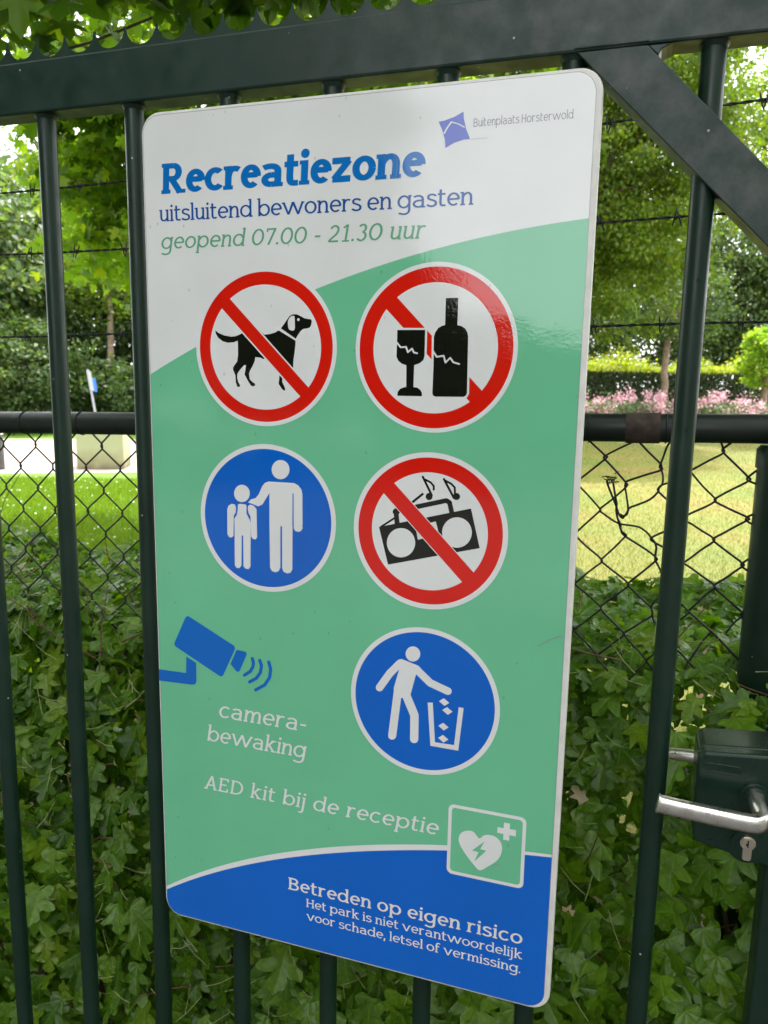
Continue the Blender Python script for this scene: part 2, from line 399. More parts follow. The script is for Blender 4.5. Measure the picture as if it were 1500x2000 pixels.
    if ch == '3': C(arc(.42, CAP-.35, .36-h, .35-hb, 150, -80, 16)); C(arc(.42, .37, .42-h, .37-hb+.02, 85, -150, 16)); return G, .90
    if ch == '7': rect(.05, CAP-tb, .84, CAP); C([(.78, CAP-hb), (.34, 0)]); (k and rect(.05, CAP-.3, .05+tb, CAP)); return G, .88
    if ch == '.': G.append(circ(h*1.2, h*1.1, h*1.15, h*1.15, 14)); return G, h*2.8
    if ch == ',': G.append(circ(h*1.5, h*1.1, h*1.15, h*1.15, 14)); C([(h*1.8, h), (h*.8, -.26)]); return G, h*3.2
    if ch == '-': rect(.06, .44, .52, .44+tb*1.1); return G, .58
    return G, .42
def text(s, x0, x1, y, xh, t=.2, k=.13, e=.13, gap=.10, slant=0, space=.42):
    """polygons of a line of lettering, fitted between x0 and x1 (mm), baseline y, x-height xh"""
    cur = 0; P_ = []; first = None
    for i, c in enumerate(s):
        if c == ' ': cur += space; continue
        g, adv = glyph(c, t, k, e)
        for poly in g: P_.append([(px + cur + slant*py, py) for px, py in poly])
        cur += adv + gap
    mn = min(p[0] for q in P_ for p in q); mxx = max(p[0] for q in P_ for p in q)
    sx = (x1-x0)/(mxx-mn)
    return [[(x0+(px-mn)*sx, y+py*xh) for px, py in q] for q in P_]

# ------------------------------------------------------------------ the sign
def S(u, v):
    p = P(u, v, 0); return (p.x*1000, (p.z-Z0)*1000)
def Zm(ox, oy, s):
    return lambda pts: [S(ox+x/s, oy+y/s) for x, y in pts]
SW, SH, ST = .600, 1.187, .0125
sign = thing('information_sign', 'tall white, green and blue sign headed Recreatiezone mounted on the gate bars', 'sign', (0, ST/2, Z0))
def rrect(x0, y0, x1, y1, r, n=8):
    out = []
    for cx, cy, a in ((x1-r, y0+r, -90), (x1-r, y1-r, 0), (x0+r, y1-r, 90), (x0+r, y0+r, 180)):
        out += [(cx+r*math.cos(math.radians(a+90*i/n)), cy+r*math.sin(math.radians(a+90*i/n))) for i in range(n+1)]
    return out
mb = MB(); mb.prism([(x/1000, y/1000+Z0) for x, y in rrect(0, 0, 600, 1187, 27)], .0006, ST)
mb.build('backing_panel', M_RIM, sign, bevel=.0022, seg=3)
face = rrect(3.2, 3.6, 592.2, 1182.5, 23)
def clip_poly(poly, side):   # keep simple: faces are clipped by intersection through the painter below
    return poly
# regions of the printed face: white ground, green field, blue foot
def curve_y(ptsx, x):
    xs = [p[0] for p in ptsx]; ys = [p[1] for p in ptsx]; return float(np.interp(x, xs, ys))
def poly_fit(pts, deg): return np.poly1d(np.polyfit([p[0] for p in pts], [p[1] for p in pts], deg))
gq = poly_fit([(1.2, 841.8), (75, 881.6), (257.7, 954.3), (375, 990), (485.8, 1013.6), (590.7, 1025.6)], 3)
wq = poly_fit([(1.9, 46.9), (83.3, 95.2), (178.9, 140.2), (262.5, 170.1), (323.5, 186.7), (386.2, 202.2), (451.4, 215.8), (557.9, 229.9), (590.6, 232.2)], 4)
bq = poly_fit([(1.7, 41), (85.5, 87.7), (178.9, 131.7), (323.6, 177.2), (386.4, 193.6), (451.6, 208), (558.1, 225.2), (590.8, 228.4)], 4)
def under(fn, lo=None):
    xs = [3.2+i*(592.2-3.2)/40 for i in range(41)]
    up = [(x, float(fn(x))) for x in xs]
    low = [p for p in face if p[1] < fn(p[0])]     # lower outline, starts bottom-right
    # order: bottom-right corner up to right edge, then along the curve to the left, then down left edge
    right = [p for p in face[:9]]; left = [p for p in face[-9:]]
    return right + up[::-1] + left
FACE_Y = 0.0
base_face = flat('printed_face', [('grey', rrect(2.7, 3.1, 592.8, 1183.1, 23.5)), ('white', face), ('green', under(gq)), ('white', under(wq)), ('blue', under(bq))], FACE_Y, sign)
D = -.00025                               # each foil lies a hair proud of the one below
def letters(name, col, polys, label, y=1):
    return flat(name, [(col, p) for p in polys], FACE_Y + D*y, sign, label)
letters('lettering', 'title', text('Recreatiezone', 29, 398, 1083, 29.0, t=.315, k=.17, e=.075, gap=.0, slant=.05), 'bold blue title reading Recreatiezone')
letters('lettering', 'navy', text('uitsluitend bewoners en gasten', 25, 458, 1047.6, 15.2, t=.18, k=.115, e=.09, gap=.04, space=.38), 'blue line reading uitsluitend bewoners en gasten')
letters('lettering', 'gtext', text('geopend 07.00 - 21.30 uur', 26, 401, 1011.6, 15.6, t=.18, k=.11, e=.07, gap=.09, slant=.16, space=.50), 'green italic line of opening hours, 07.00 - 21.30 uur')
letters('lettering', 'grey', text('Buitenplaats Horsterwold', 455, 568.8, 1134.2, 7.0, t=.16, k=0, e=0, gap=.14, space=.36), 'small grey lettering reading Buitenplaats Horsterwold')
letters('lettering', 'white', text('camera-', 103, 242.8, 346, 18.5, t=.18, k=.11, e=.07, gap=.10, slant=.16), 'white italic word camera-')
letters('lettering', 'white', text('bewaking', 82, 243.7, 305.8, 18.0, t=.18, k=.11, e=.07, gap=.08, slant=.16), 'white italic word bewaking')
letters('lettering', 'white', text('AED kit bij de receptie', 74.4, 440, 227.7, 16.8, t=.18, k=.11, e=.08, gap=.12, slant=.15, space=.54), 'white italic line reading AED kit bij de receptie')
letters('lettering', 'white', text('Betreden op eigen risico', 213.8, 560, 92.8, 14.8, t=.21, k=.13, e=.09, gap=.09, slant=.02, space=.46), 'largest white line in the blue foot, Betreden op eigen risico')
letters('lettering', 'white', text('Het park is niet verantwoordelijk', 242.8, 561, 70.7, 10.3, t=.185, k=.12, e=.09, gap=.07, space=.42), 'small white line reading Het park is niet verantwoordelijk')
letters('lettering', 'white', text('voor schade, letsel of vermissing.', 243.2, 559.5, 49.2, 10.3, t=.185, k=.12, e=.09, gap=.07, space=.42), 'small white line reading voor schade, letsel of vermissing.')

def ring(cx, cy, ro, rr, ri, mid, barl, over=()):
    """prohibition disc: mid drawings, bar, ring; over goes on top of the bar"""
    sh = [('white', circ(cx, cy, ro, n=128)), ('red', circ(cx, cy, rr, n=128)), ('white', circ(cx, cy, ri, n=128))]
    return sh + list(mid) + list(barl) + list(over)
def bar(z, u0, u1, l0, l1, gap, ext):
    (ux0, uy0), (ux1, uy1), (lx0, ly0), (lx1, ly1) = u0, u1, l0, l1
    dx, dy = ux1-ux0, uy1-uy0; L = math.hypot(dx, dy); dx /= L; dy /= L
    nx, ny = dy, -dx
    red = [(ux0-dx*ext, uy0-dy*ext), (ux1+dx*ext, uy1+dy*ext), (lx1+dx*ext, ly1+dy*ext), (lx0-dx*ext, ly0-dy*ext)]
    g = [(ux0+nx*gap+dx*10, uy0+ny*gap+dy*10), (ux1+nx*gap-dx*10, uy1+ny*gap-dy*10), (lx1-nx*gap-dx*10, ly1-ny*gap-dy*10), (lx0-nx*gap+dx*10, ly0-ny*gap+dy*10)]
    return [('white', z(g)), ('red', z(red))]
# no dogs
z = Zm(370, 500, 4.5455)
dog = [('black', z([(230,660),(262,685),(310,705),(370,716),(410,712),(440,700),(475,682),(560,690),(700,900),(655,915),(630,903),(585,897),(580,935),(560,980),(538,1020),(530,1045),(537,1095),(560,1118),(582,1133),(585,1150),(565,1157),(545,1150),(520,1110),(490,1050),(497,1020),(503,968),(488,968),(450,1010),(427,1045),(425,1080),(435,1120),(452,1150),(445,1163),(425,1160),(412,1120),(408,1060),(388,1010),(388,990),(400,970),(425,935),(432,880),(432,820),(430,752),(395,766),(340,770),(295,757),(255,725),(235,690)])),
       ('black', z([(600,640),(665,698),(710,694),(760,680),(792,660),(943,752),(942,790),(935,850),(925,920),(921,1000),(850,990),(700,850)])),
       ('black', z([(812,643),(840,605),(870,560),(890,532),(920,517),(955,518),(985,532),(1020,552),(1060,560),(1080,562),(1088,580),(1082,610),(1070,635),(1045,643),(1010,648),(985,670),(965,700),(945,735)])),
       ('white', z(smoothp([(878,570),(900,537),(930,533),(935,560),(936,645),(915,662),(885,650),(875,610)], 4))), ('white', z(circ(968,565,11,12,20))),
       ('black', z([(800,1040),(840,1040),(825,1085),(825,1120),(845,1160),(852,1185),(845,1197),(825,1185),(805,1155),(792,1135),(797,1100)]))]
flat('pictogram', ring(181.5, 880.2, 103.7, 98, 81.6, dog, bar(z, (360,380), (1058,1168), (288,465), (985,1248), 12, 38)), FACE_Y+D, sign, 'round red and white no dogs pictogram')
# no glass
z = Zm(680, 490, 4.286)
glass = [(412,662),(645,662),(640,880),(630,915),(600,940),(553,957),(547,1140),(580,1145),(605,1165),(618,1190),(618,1217),(412,1213),(415,1180),(435,1155),(465,1143),(487,1140),(487,957),(450,945),(420,920),(405,885),(408,790)]
bott = [(818,395),(923,392),(915,622),(950,630),(980,650),(1000,685),(1005,720),(995,1190),(985,1212),(965,1222),(730,1220),(710,1210),(705,1190),(715,950),(718,720),(730,680),(755,645),(785,628),(812,620)]
over = []
for sh in (glass, bott):
    cl = sh + [sh[0]]
    for i in range(len(sh)): over += [('white', z(q)) for q in ribbon(cl[i:i+2], 17)]
    over += [('white', z(circ(*p, 17, n=12))) for p in sh]
over += [('black', z(glass)), ('black', z(bott))]
for cr_ in ([(406,765),(440,808),(485,803),(500,848),(535,818),(550,850),(578,857)], [(706,830),(742,887),(800,878),(815,935),(855,895),(880,932),(930,947)]):
    for i in range(len(cr_)-1): over += [('white', z(q)) for q in ribbon(cr_[i:i+2], 7)]
    over += [('white', z(circ(*p, 7, n=10))) for p in cr_]
flat('pictogram', ring(414.8, 879.9, 103.7, 98.3, 79.6, [], bar(z, (420,400), (1110,1160), (328,495), (1005,1250), 0.1, 40), over), FACE_Y+D, sign, 'round red and white pictogram crossing out a wine glass and a bottle')
# children with an adult
z = Zm(370, 850, 4.839)
W = lambda *pts: ('white', z(list(pts)))
fam = [('white', circ(182.5, 649, 103.3, n=128)), ('blue', circ(182.5, 649, 96.6, n=128)),
       ('white', z(circ(862,325,84,91,48))), ('white', z(circ(497,550,74,82,48))),
       W((750,437),(715,450),(690,480),(655,560),(625,595),(585,605),(555,635),(610,655),(650,672),(690,655),(757,545),(800,480)),
       W((745,437),(990,452),(1000,545),(975,552),(973,862),(757,857),(757,545)),
       W((975,451),(990,452),(1030,475),(1060,515),(1068,560),(1070,880),(1055,905),(1030,914),(1000,905),(987,880),(985,552),(975,540)),
       W((757,850),(860,855),(860,1250),(845,1283),(815,1296),(780,1283),(763,1250)), W((876,855),(975,858),(973,1270),(955,1300),(925,1306),(890,1290),(877,1255)),
       W((440,680),(430,655),(400,648),(370,665),(358,700),(360,935),(375,962),(400,967),(417,950),(420,760),(438,730),(440,700)),
       W((555,670),(575,655),(610,668),(635,700),(640,965),(625,985),(600,980),(583,955),(578,770),(560,735),(553,700)),
       W((458,655),(475,648),(530,655),(540,665),(540,740),(570,800),(580,830),(578,1240),(560,1265),(535,1262),(512,1240),(508,950),(495,945),(492,1230),(475,1255),(450,1255),(430,1230),(427,840),(425,790),(450,750),(458,700))]
flat('pictogram', fam, FACE_Y+D, sign, 'round blue pictogram of a child led by an adult')
# no radios
z = Zm(670, 870, 4.412)
def rb(pts, a, col='black', rnd=False):
    out = []
    for i in range(len(pts)-1): out += [(col, z(q)) for q in ribbon(pts[i:i+2], a)]
    for p in (pts if rnd else pts[1:-1]): out.append((col, z(circ(*p, a, n=18))))
    return out
rad = [('black', z([(310,702),(1103,543),(1178,885),(388,1027)])), ('white', z(circ(500,838,122,126,64))), ('white', z(circ(982,750,128,131,64))), ('white', z([(640,690),(800,655),(828,770),(645,812),(630,720)]))]
rad += rb([(468,680),(458,590),(475,562),(890,475),(918,492),(940,590)], 21) + [('black', z(circ(458,572,30,n=24)))]
rad += rb([(325,703),(465,612)], 9) + rb([(560,520),(692,414)], 11)
rad += rb([(688,270),(765,430)], 10, rnd=True) + [('black', z(circ(742,440,30,32,28)))] + rb([(700,290),(755,318),(782,350),(782,388)], 9)
rad += rb([(870,290),(955,452)], 10, rnd=True) + [('black', z(circ(978,440,31,31,28)))] + rb([(880,302),(935,332),(963,362),(965,420)], 9)
flat('pictogram', ring(414, 648.5, 102.8, 96.2, 77.2, rad, bar(z, (443,325), (1128,1097), (352,412), (1027,1178), 6, 40)), FACE_Y+D, sign, 'round red and white pictogram crossing out a portable radio')
# litter bin
z = Zm(670, 1210, 4.5455)
lit = [('white', circ(413, 416.8, 103.2, n=128)), ('blue', circ(413, 416.8, 96.6, n=128)), ('white', z(circ(621,305,65,67,40)))]
lit += rb([(505,388),(415,478),(325,603)], 34, 'white', True) + rb([(650,440),(775,562),(932,636)], 33, 'white', True)
lit += rb([(487,640),(437,1030)], 36, 'white', True) + rb([(552,650),(635,850),(632,1060)], 37, 'white', True)
lit += [W((500,352),(522,350),(665,408),(690,430),(650,480),(600,665),(590,690),(450,690),(450,600),(497,450))]
lit[-1] = ('white', z([(500,352),(522,350),(665,408),(690,430),(650,480),(600,665),(588,700),(455,690),(450,610),(497,450)]))
lit += [('white', z([(752,737),(797,737),(815,1085),(986,1113),(1028,777),(1071,786),(1023,1164),(776,1120)]))]
lit[-1] = ('white', z([(752,737),(797,737),(818,1120),(776,1120)]))
lit += [('white', z([(776,1083),(1000,1116),(1023,1164),(776,1120)])), ('white', z([(1028,777),(1071,786),(1023,1164),(983,1140)]))]
for a, b_ in ((898,732),(927,811),(892,950),(890,1058)): lit.append(('white', z([(a-46,b_-8),(a-3,b_-34),(a+46,b_+7),(a+3,b_+34)])))
flat('pictogram', lit, FACE_Y+D, sign, 'round blue pictogram of a figure dropping litter in a bin')
# camera
z = Zm(300, 1180, 4.41)
cm = [('camblue', z([(288,103),(302,103),(697,360),(702,385),(603,605),(590,621),(570,619),(187,362),(178,338),(275,115)])),
      ('camblue', z([(712,398),(725,394),(795,410),(804,430),(742,575),(728,584),(712,576),(663,515)])),
      ('camblue', z([(283,450),(368,505),(370,665),(356,690),(330,693),(48,657),(48,560),(280,592)]))]
cm += rb([(850,468),(860,500),(856,540),(832,580),(783,611)], 14, 'camblue', True) + rb([(915,484),(930,530),(920,590),(885,638),(828,669)], 14, 'camblue', True) + rb([(992,498),(1009,560),(1000,630),(958,695),(880,738)], 14, 'camblue', True)
flat('pictogram', cm, FACE_Y+D, sign, 'blue surveillance camera drawn on the green field')
# aed box
z = Zm(680, 1500, 3.409)
aed = [('white', rrect(452.6, 174.8, 557.4, 277.6, 8)), ('green', rrect(457.2, 179.4, 552.8, 273.0, 5)),
       ('white', z(smoothp([(872,468),(900,450),(935,445),(978,456),(1010,485),(1025,530),(1015,580),(985,620),(930,655),(875,680),(830,635),(780,570),(745,510),(737,465),(755,430),(795,417),(835,425)], 5))),
       ('green', z([(908,488),(825,548),(868,560),(838,624),(920,550),(880,540)])),
       ('white', z([(1038,363),(1078,370),(1072,483),(1032,476)])), ('white', z([(995,393),(1118,413),(1116,455),(993,430)]))]
flat('pictogram', aed, FACE_Y+D, sign, 'small square pictogram of a heart with a flash and a cross')
z = Zm(680, 120, 2.885)
lg = [('logo', z([(510,340),(545,333),(600,312),(650,283),(652,320),(665,380),(687,437),(650,440),(600,457),(548,488),(545,440),(530,385)]))]
lg += [('white', z(q)) for q in ribbon([(540,408),(560,372),(583,340)], 4)] + [('white', z(q)) for q in ribbon([(580,341),(620,352),(657,372)], 3.2)]
lg += [('grey', z(q)) for q in ribbon([(690,441),(720,436),(785,432)], .8)]
flat('emblem', lg, FACE_Y+D, sign, 'small lilac kite-shaped emblem with a white roof line')
# a few scuffs in the foil
for (u0, v0, u1, v1) in ((1050, 1262, 1098, 1241), (963, 1690, 976, 1688)):
    a, b_ = S(u0, v0), S(u1, v1)
    flat('scratch', [('grey', q) for q in ribbon([a, ((a[0]+b_[0])/2, (a[1]+b_[1])/2+1.2), b_], .45)], FACE_Y+2*D, sign)

# ------------------------------------------------------------------ ground
def lawn_material():
    m, t, b = mat_new('lawn')
    g = N(t, 'ShaderNodeNewGeometry')
    n1 = N(t, 'ShaderNodeTexNoise'); n1.inputs['Scale'].default_value = .55; n1.inputs['Detail'].default_value = 6; t.links.new(g.outputs['Position'], n1.inputs['Vector'])
    n2 = N(t, 'ShaderNodeTexNoise'); n2.inputs['Scale'].default_value = 24; n2.inputs['Detail'].default_value = 8; t.links.new(g.outputs['Position'], n2.inputs['Vector'])
    r1 = ramp(t, n1.outputs['Fac'], [(.34, (.105, .15, .008)), (.52, (.155, .16, .014)), (.68, (.20, .15, .028))])
    sp = N(t, 'ShaderNodeSeparateXYZ'); t.links.new(g.outputs['Position'], sp.inputs[0])
    mr = N(t, 'ShaderNodeMapRange'); mr.inputs['From Min'].default_value = -3.5; mr.inputs['From Max'].default_value = -1.2; t.links.new(sp.outputs['X'], mr.inputs['Value'])
    r3 = ramp(t, n1.outputs['Fac'], [(.35, (.085, .20, .006)), (.65, (.12, .235, .010))])
    mx = N(t, 'ShaderNodeMixRGB'); t.links.new(mr.outputs[0], mx.inputs[0]); t.links.new(r3.outputs[0], mx.inputs[1]); t.links.new(r1.outputs[0], mx.inputs[2])
    r2 = ramp(t, n2.outputs['Fac'], [(.3, (.72, .72, .72)), (.7, (1.12, 1.12, 1.12))])
    mu = N(t, 'ShaderNodeMixRGB', blend_type='MULTIPLY'); mu.inputs[0].default_value = 1
    t.links.new(mx.outputs[0], mu.inputs[1]); t.links.new(r2.outputs[0], mu.inputs[2]); t.links.new(mu.outputs[0], b.inputs['Base Color'])
    b.inputs['Roughness'].default_value = .8; bump(t, b, n2.outputs['Fac'], .8, .03)
    return m
mb = MB(); mb.add([(-400,-400,0),(400,-400,0),(400,400,0),(-400,400,0)], [(0,1,2,3)]); mb.build('ground', lawn_material(), kind='structure')
M_PATH = plain('pale_pink_gravel', (.36, .30, .27), .9, .12, 60)
mb = MB(); pp = [(-30, 2.5), (-9.6, 8.55), (-7.0, 10.1), (-4.6, 11.0), (-4.0, 12.6), (-4.2, 15.5), (-6.0, 17.2), (-11.8, 15.9), (-14.4, 14.3), (-34, 6.5)]
mb.add([(x, y, .004) for x, y in pp], [tuple(range(len(pp)))]); mb.build('path', M_PATH, kind='structure')
M_SOIL = plain('leaf_litter_soil', (.075, .052, .034), .95, .5, 30)
mb = MB(); mb.add([(-6,-.5,.004),(6,-.5,.004),(6,1.5,.004),(-6,1.5,.004)], [(0,1,2,3)]); mb.build('soil_strip', M_SOIL, kind='structure')
M_DIRT = plain('woodland_floor', (.04, .045, .02), .95, .5, 3)
mb = MB(); mb.add([(-70,18.5,.006),(-2,19.5,.006),(-2,80,.006),(-70,80,.006)], [(0,1,2,3)]); mb.build('woodland_floor', M_DIRT, kind='structure')
M_PAVE = plain('grey_asphalt', (.075, .074, .072), .9, .2, 20)
mb = MB(); mb.add([(-90,-60,.004),(90,-60,.004),(90,-.5,.004),(-90,-.5,.004)], [(0,1,2,3)]); mb.build('road', M_PAVE, kind='structure')  # unseen road, stretched far back so the sign reflects dark ground

# ------------------------------------------------------------------ gate
gate = thing('steel_gate', 'dark green steel bar gate with toothed top rail carrying the information sign', 'gate', (.3, .026, 0))
BZ, TZ = 1.9175, 1.986
mb = MB(); mb.box(-1.85, 1.02, .006, .046, BZ, TZ); mb.build('top_rail', M_BEAM, gate, bevel=.003)
mb = MB(); mb.box(-1.85, 1.02, .006, .046, .10, .16); mb.build('bottom_rail', M_GATE, gate, bevel=.003)
# comb of spikes: scallops between points
pitch = .0491; prof = []
xs0 = -.2233 - 33*pitch
for i in range(58):
    xa = xs0 + i*pitch
    r_ = pitch/2 - .0006; cxm = xa + pitch/2
    prof += [(xa - .0006 + .0006, TZ + .0265)] + [(cxm - r_*math.cos(math.pi*k/10), TZ + .0265 - (r_*1.0)*math.sin(math.pi*k/10)) for k in range(0, 11)]
prof.append((xs0 + 58*pitch, TZ + .0265))
mb = MB()
vs = []; fs = []
for i, (x, zz) in enumerate(prof):
    vs += [(x, .009, TZ - .0005), (x, .009, zz), (x, .012, zz), (x, .012, TZ - .0005)]
for i in range(len(prof)-1):
    a = 4*i; b_ = a+4; fs += [(a, b_, b_+1, a+1), (a+1, b_+1, b_+2, a+2), (a+2, b_+2, b_+3, a+3), (a+3, b_+3, b_, a)]
n_ = 4*(len(prof)-1); fs += [(0, 1, 2, 3), (n_+3, n_+2, n_+1, n_)]
mb.add(vs, fs); mb.build('toothed_strip', M_BEAM, gate)
# bars
def bar_obj(x, z0, z1):
    mb = MB(); mb.tube([(x, .026, z0), (x, .026, z1)], .0132, 28, caps=False)
    return mb.build('bar', M_GATE, gate, origin=(x, .026, z0))
proto = bar_obj(-.176, .158, BZ+.002)
for k in range(-9, 6):
    x = -.176 + .148*k
    if k in (0, 6) or x < -1.72: continue
    c = proto.copy(); COL.objects.link(c); c.parent = gate; c.location.x = proto.location.x + .148*k
bar_obj(.7125, .158, BZ+.002)
# weld collars
mb = MB()
for k in range(-9, 7):
    x = -.176 + .148*k if k < 6 else .7125
    if x < -1.72: continue
    mb.tube([(x, .026, BZ-.005), (x, .026, BZ+.001)], [.0136, .0168], 20, caps=False)
mb.build('weld_bead', M_GATE, gate, 'stuff')
# little screw holes in the right-hand bar
for zz in (P(1358, 547, .0125).z, P(1335, 840, .0125).z):
    xx = .7125 + .002
    mb = MB(); mb.tube([(xx, .0122, zz), (xx, .0135, zz)], .0021, 12); mb.build('screw_hole', M_BLACK, gate)
# diagonal brace and stile
mb = MB(); mb.prism([(.5685, BZ-.0002), (.6435, BZ-.0002), (.842, 1.7125), (.842, 1.6405)], .0064, .0456)
mb.prism([(.6440, BZ-.0008), (.6700, BZ-.0008), (.6640, BZ-.0028), (.6585, BZ-.0060), (.6555, BZ-.0118)], .0068, .0452)
mb.build('diagonal_brace', M_BEAM, gate, bevel=.0025)
mb = MB(); mb.box(.8425, .8925, .0055, .0465, .10, BZ-.0005); mb.build('stile', M_GATE, gate, bevel=.003)
mb = MB(); mb.box(-1.85, -1.80, .0055, .0465, .162, BZ-.0005); mb.build('stile', M_GATE, gate, bevel=.003)
# weld seams on the face of the top rail
mb = MB(); mb.tube([(.566, .0058, BZ+.004), (.645, .0058, BZ+.0035)], .0012, 6); mb.tube([(.90, .0058, BZ+.002), (.90, .0058, TZ-.002)], .0012, 6)
mb.build('weld_seam', M_BEAM, gate, 'stuff')
# hanging hardware down at the ground so that the gate is carried: gate posts
for xx, lab in ((-1.98, 'dark green square gate post at the hinge end of the gate'), (1.02, 'dark green square gate post at the lock end of the gate')):
    tp = thing('gate_post', lab, 'post', (xx, .026, 0), 'posts carrying the gate')
    mb = MB(); mb.box(xx-.05, xx+.05, -.024, .076, 0, 2.05); mb.build('shaft', M_GATE, tp, bevel=.004)
    mb = MB(); mb.box(xx-.055, xx+.055, -.029, .081, 2.0502, 2.062); mb.build('cap', M_GATE, tp, bevel=.003)
    mb = MB()
    if xx < 0:
        mb.tube([(xx+.05, .026, .4), (-1.85, .026, .4)], .016, 12); mb.build('hinge', M_GATE, tp); mb = MB(); mb.tube([(xx+.05, .026, 1.7), (-1.85, .026, 1.7)], .016, 12)
    else:
        mb.box(.97-.077, .97, .015, .037, 1.05, 1.09)
    mb.build('hinge' if xx < 0 else 'strike', M_GATE, tp)

# lock
lock_poly = [(.7570, 1.0140), (.7625, 1.0080), (.905, .9795), (.905, 1.1375), (.7640, 1.1245), (.7560, 1.1175)]
mb = MB(); mb.prism(lock_poly, -.014, .0052)
mb.prism([(x if x > .8 else x+.001, zz) for x, zz in lock_poly], .0054, .060)
lock = mb.build('lock_box', M_LOCK, gate, bevel=.0035, seg=3, origin=(.83, .0, 1.06))
def disc(mb, x, z_, y0, y1, r, n=40): mb.tube([(x, y0, z_), (x, y1, z_)], r, n)
HX, HZ = .8215, 1.0790
mb = MB(); disc(mb, HX, HZ, -.0138, -.0178, .0175); disc(mb, HX, HZ, -.0176, -.0205, .0135); mb.build('handle_rosette', M_LOCK, lock, bevel=.0008)
# lever handle: neck out of the rosette, then a long flat grip to the left
pts = [(HX, -.0180, HZ), (HX+.0005, -.036, HZ-.0015), (HX+.0035, -.049, HZ-.0065), (HX-.0005, -.0562, HZ-.0102), (HX-.012, -.0574, HZ-.0115), (.775, -.0566, HZ-.0106), (.740, -.0566, HZ-.0088), (.718, -.0566, HZ-.0072), (.7125, -.0566, HZ-.0066)]
sm = [Vector(p) for p in pts]; fine = []
for i in range(len(sm)-1):
    p0 = sm[max(i-1, 0)]; p1 = sm[i]; p2 = sm[i+1]; p3 = sm[min(i+2, len(sm)-1)]
    for k in range(6):
        t_ = k/6; fine.append(.5*((2*p1)+(-p0+p2)*t_+(2*p0-5*p1+4*p2-p3)*t_*t_+(-p0+3*p1-3*p2+p3)*t_**3))
fine.append(sm[-1])
mb = MB(); rad_ = []; n_ = len(fine)
vs = []; ns = 20
for i, p in enumerate(fine):
    s_ = i/(n_-1); t_ = (fine[min(i+1, n_-1)]-fine[max(i-1, 0)]).normalized()
    up = Vector((0, 0, 1)) if s_ > .2 else Vector((0, 0, 1))
    side = t_.cross(up).normalized(); up2 = side.cross(t_).normalized()
    hh = .0090 + .0014*min(1, s_*3) + (.0012 if s_ > .93 else 0); ww = .0082 - .0012*min(1, s_*2)
    if i == n_-1: hh *= .9; ww *= .85
    for k in range(ns):
        an = 2*math.pi*k/ns; c_, s2 = math.cos(an), math.sin(an)
        q = 1/((abs(c_)**3.2+abs(s2)**3.2)**(1/3.2))     # squarish oval
        vs.append(p + side*(c_*ww*q) + up2*(s2*hh*q))
fs = [(i*ns+k, i*ns+(k+1) % ns, (i+1)*ns+(k+1) % ns, (i+1)*ns+k) for i in range(n_-1) for k in range(ns)]
mb.add(vs, fs, True); mb.add([vs[(n_-1)*ns+k] for k in range(ns)], [tuple(range(ns))])
mb.build('lever_handle', M_ALU, lock, label='silver lever handle on the near face of the lock')
# far-side lever seen between bar and lock box
a_, b_ = P(1358, 1478, .11), P(1300, 1470, .125)
mb = MB(); mb.tube([a_ + Vector((.06, 0, -.004)), a_ + Vector((.02, 0, -.001)), a_, b_, b_ + (b_-a_)*.35], [.0085, .0088, .0088, .0078, .0088], 18)
mb.tube([a_ + Vector((.052, 0, -.003)), (HX, .055, HZ)], .008, 12)
mb.build('lever_handle', M_ALU, lock, label='silver lever handle on the far face of the lock')
CX, CZ = .8175, 1.0165
mb = MB(); disc(mb, CX, CZ, -.0138, -.0152, .0225); disc(mb, CX, CZ+.001, -.0150, -.0180, .0185); mb.build('cylinder_rosette', M_LOCK, lock, bevel=.0010)
mb = MB(); mb.prism([(CX-.0050, CZ-.0125), (CX-.0045, CZ-.0150), (CX-.0030, CZ-.0165), (CX+.0030, CZ-.0165), (CX+.0045, CZ-.0150), (CX+.0050, CZ-.0125)] + [(CX+.0086*math.cos(math.radians(a)), CZ+.0055+.0086*math.sin(math.radians(a))) for a in range(-54, 236, 12)], -.0215, -.0178)
cyl = mb.build('lock_cylinder', M_BRASS, gate, bevel=.0005)
cyl.parent = lock; cyl.location = Vector((.3, .026, 0)) - Vector((.83, 0, 1.06))
def under_lock(mb, name, mat, **kw):
    o = mb.build(name, mat, gate, **kw); o.parent = lock; o.location = Vector((.3, .026, 0)) - Vector((.83, 0, 1.06)); return o
mb = MB(); disc(mb, CX, CZ+.0055, -.0214, -.0223, .0068, 28); under_lock(mb, 'key_plug', M_BRASS)
mb = MB(); mb.box(CX-.0007, CX+.0009, -.0228, -.0224, CZ+.0012, CZ+.0098); mb.box(CX-.0022, CX-.0007, -.0228, -.0224, CZ+.0035, CZ+.0060); under_lock(mb, 'keyhole', M_BLACK)
# raised frame with embossed lettering
e0, e1 = P(1376, 1494, -.0145), P(1447, 1510, -.0145); ex0, ex1, ez = e0.x, e1.x, (e0.z+e1.z)/2
em = MB()
fr = rrect(ex0*1000, ez*1000-4.9, ex1*1000, ez*1000+4.9, 4)
fr.append(fr[0])
em.tube([(x/1000, -.0142, y/1000 + .0) for x, y in fr], .0007, 6, caps=False)
for poly in text('LOCINOX', ex0*1000+3.2, ex1*1000-3.2, ez*1000-2.7, 4.0, t=.24, k=0, e=0, gap=.22): 
    if len(poly) >= 3: em.prism([(x/1000, y/1000) for x, y in poly], -.0151, -.0139)
under_lock(em, 'embossed_lettering', M_LOCK, label='raised oval frame with the embossed word LOCINOX')

